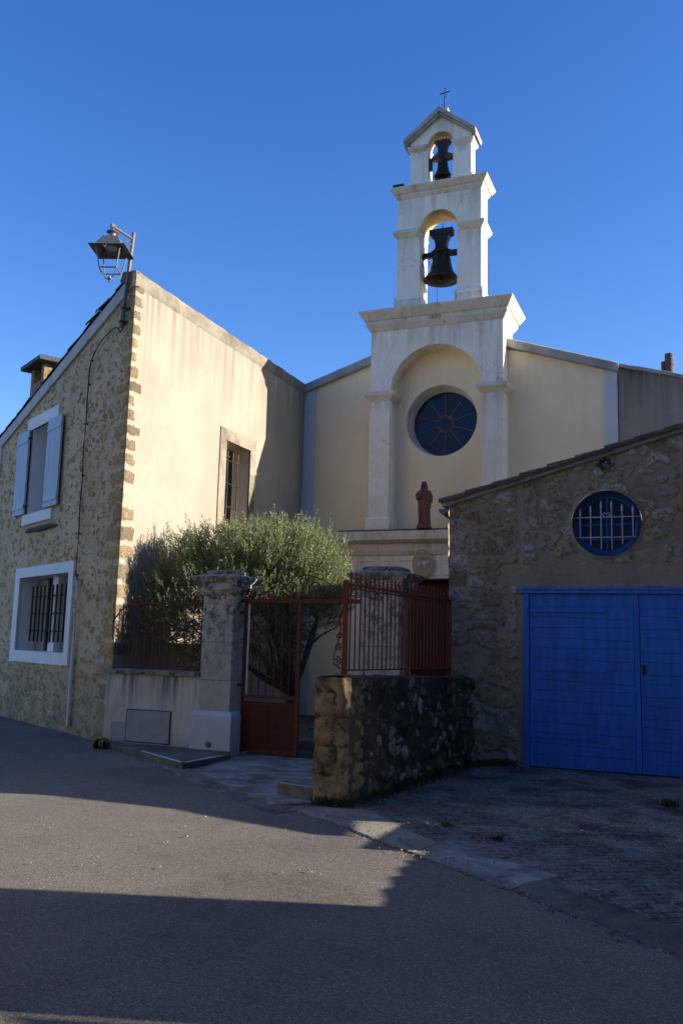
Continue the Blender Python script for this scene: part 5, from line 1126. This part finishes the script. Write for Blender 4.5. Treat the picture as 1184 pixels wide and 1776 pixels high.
weeds('weed_tuft', 'small weed tuft alone in the gravel at right', [(-.36, 10.0, .05), (-.33, 10.02, .05)], 100, .10, (-.35, 10, 0))
weeds('weed_tuft', 'low weed tuft in the brick strip above the concrete patch', [(-1.62, 7.60, .022), (-1.58, 7.58, .022)], 80, .045, (-1.6, 7.3, 0))
weeds('weed_tuft', 'low weed tuft in the brick strip near the gravel edge', [(-2.15, 7.95, .02), (-2.12, 7.93, .02)], 60, .035, (-2.1, 7.9, 0))

# loose stones and dry leaves gathered along the edges
rg = random.Random(5); mb = MB()
lines = [((-2.9, 7.5), (-0.2, 5.4), .10, 260), ((-3.6, 8.1), (-2.9, 7.5), .12, 120), ((-7.2, 10.4), (-3.7, 7.95), .10, 260), ((-12, 13.6), (-8.2, 11.35), .07, 160), ((-2.9, 9.1), (-0.2, 7.5), .35, 420), ((-3.1, 8.5), (-2.9, 12.2), .10, 160), ((-3.2, 8.0), (-1.5, 7.4), .35, 200), ((-6, 4.5), (-2, 6.8), 1.1, 90), ((-2.3, 12.25), (-0.1, 12.25), .06, 160)]
for a, b, w_, n_ in lines:
    for _ in range(n_):
        f = rg.random(); x_ = a[0]+(b[0]-a[0])*f+rg.gauss(0, w_); y_ = a[1]+(b[1]-a[1])*f+rg.gauss(0, w_)
        s_ = rg.uniform(.004, .013)*(1.6 if rg.random() < .08 else 1); i = len(mb.v); an = rg.random()*3
        for k in range(5): mb.v.append((x_+s_*cos(an+k*1.257)*rg.uniform(.8, 1.3), y_+s_*sin(an+k*1.257)*rg.uniform(.8, 1.3), .012))
        mb.v.append((x_, y_, .014+s_*rg.uniform(.7, 1.1)))
        for k in range(5): mb.f.append((i+k, i+(k+1) % 5, i+5))
tag(mb.build('loose_stones', 'kerb', None, loc=(-3, 8, 0)), 'scattered small pale stones along the road edge and forecourt', 'stones', kind='stuff')

# ------------------------------------------------------------------ unseen houses outlined from street shadows, made tall to cut sky light
SH = Vector((cos(SAZ), sin(SAZ), 0)); SN = Vector((-SH.y, SH.x, 0)); TT = math.tan(SEL)
def qp(q, p, h): v = SH*q+SN*p; return (v.x, v.y, h)
def nb(label, cat, name, poly, q0, q1, mat='oldgrey'):
    pts = [qp(q0, p, h) for p, h in poly]; mb = MB(); c_ = Vector(pts[0]); c_.z = 0
    mb.prism(pts, (0, 0, 0), tuple(SH*(q1-q0))); o = mb.build(name, mat, None, loc=tuple(c_)); tag(o, label, cat, group='neighbouring houses' if cat == 'house' else None); return o
QB, QW, QR = 6.0, 3.4, 5.2
def hq(Q): return lambda q: (Q-q)*TT
H_ = hq(QB)
# camera side house: vertical edge near p = 5.7, its lower roof ends the shade at p < 3.9
nb('grey rendered house right of the street whose shadow covers the near road', 'house', 'unseen_house', [(3.92, -.1), (5.66, -.1), (5.66, H_(-.35)), (5.70, H_(-.5)), (5.66, H_(-.7)), (5.72, H_(-.85)), (5.74, H_(-1.0)), (5.66, H_(-1.2)), (5.70, H_(-1.45)), (5.69, H_(-1.9)), (5.73, H_(-2.4)), (5.71, H_(-2.8)), (5.69, H_(-6)), (5.45, H_(-6)), (5.3, 16), (4.2, 16), (3.92, H_(-4))], QB, QB+7)
nb('unseen grey wing beside the camera-side house, made tall to block sky', 'house', 'unseen_house', [(-6, -.1), (3.90, -.1), (3.90, H_(-1.75)), (3.6, H_(-1.3)), (3.0, H_(-.9)), (2, 16), (-6, 16)], QB, QB+7)
H_ = hq(QW)
nb('low grey rendered garden wall between the neighbour houses', 'wall', 'garden_wall', [(5.655, -.1), (8.275, -.1), (8.275, H_(-.14)), (7.9, H_(-.25)), (7.7, H_(-.32)), (7.26, H_(-.44)), (7.22, H_(.05)), (7.1, H_(.04)), (7.08, H_(-.02)), (6.96, H_(0)), (6.94, H_(-.07)), (6.8, H_(-.05)), (6.7, H_(-.12)), (6.5, H_(-.10)), (6.45, H_(-.17)), (6.2, H_(-.15)), (6.1, H_(-.22)), (5.9, H_(-.18)), (5.655, H_(-.22))], QW, QW+.3)
H_ = hq(QR)
nb('gabled house beyond the garage whose roof shades the street', 'house', 'unseen_house', [(8.28, -.1), (10.95, -.1), (10.95, 15), (9.02, 15), (9.0, H_(-3.8)), (8.53, H_(-2.27)), (8.28, H_(-1.9))], QR, QR+5)
nb('overhanging roof edge of the gabled neighbour house', 'roof', 'roof_overhang', [(8.285, H_(-.75)), (8.285, H_(-1.9)), (7.70, H_(-.86)), (7.68, H_(-.74))], QR, QR+.2, 'tile')
mb = MB(); mb.box(-16, -9, -2.9, 5.5, -.1, 9); tag(mb.build('unseen_house', 'oldgrey', None, loc=(-12, 1, 0)), 'tall unseen grey house added left of the camera to block sky light', 'house', 'neighbouring houses')  # added out of view, blocks sky over the street
mb = MB(); mb.box(-16, 4, -9, -3.0, -.1, 10.5); tag(mb.build('unseen_house', 'oldgrey', None, loc=(0, -5, 0)), 'long unseen grey house row added behind the camera to darken the shade', 'house', 'neighbouring houses')  # added behind the camera to deepen the street shade
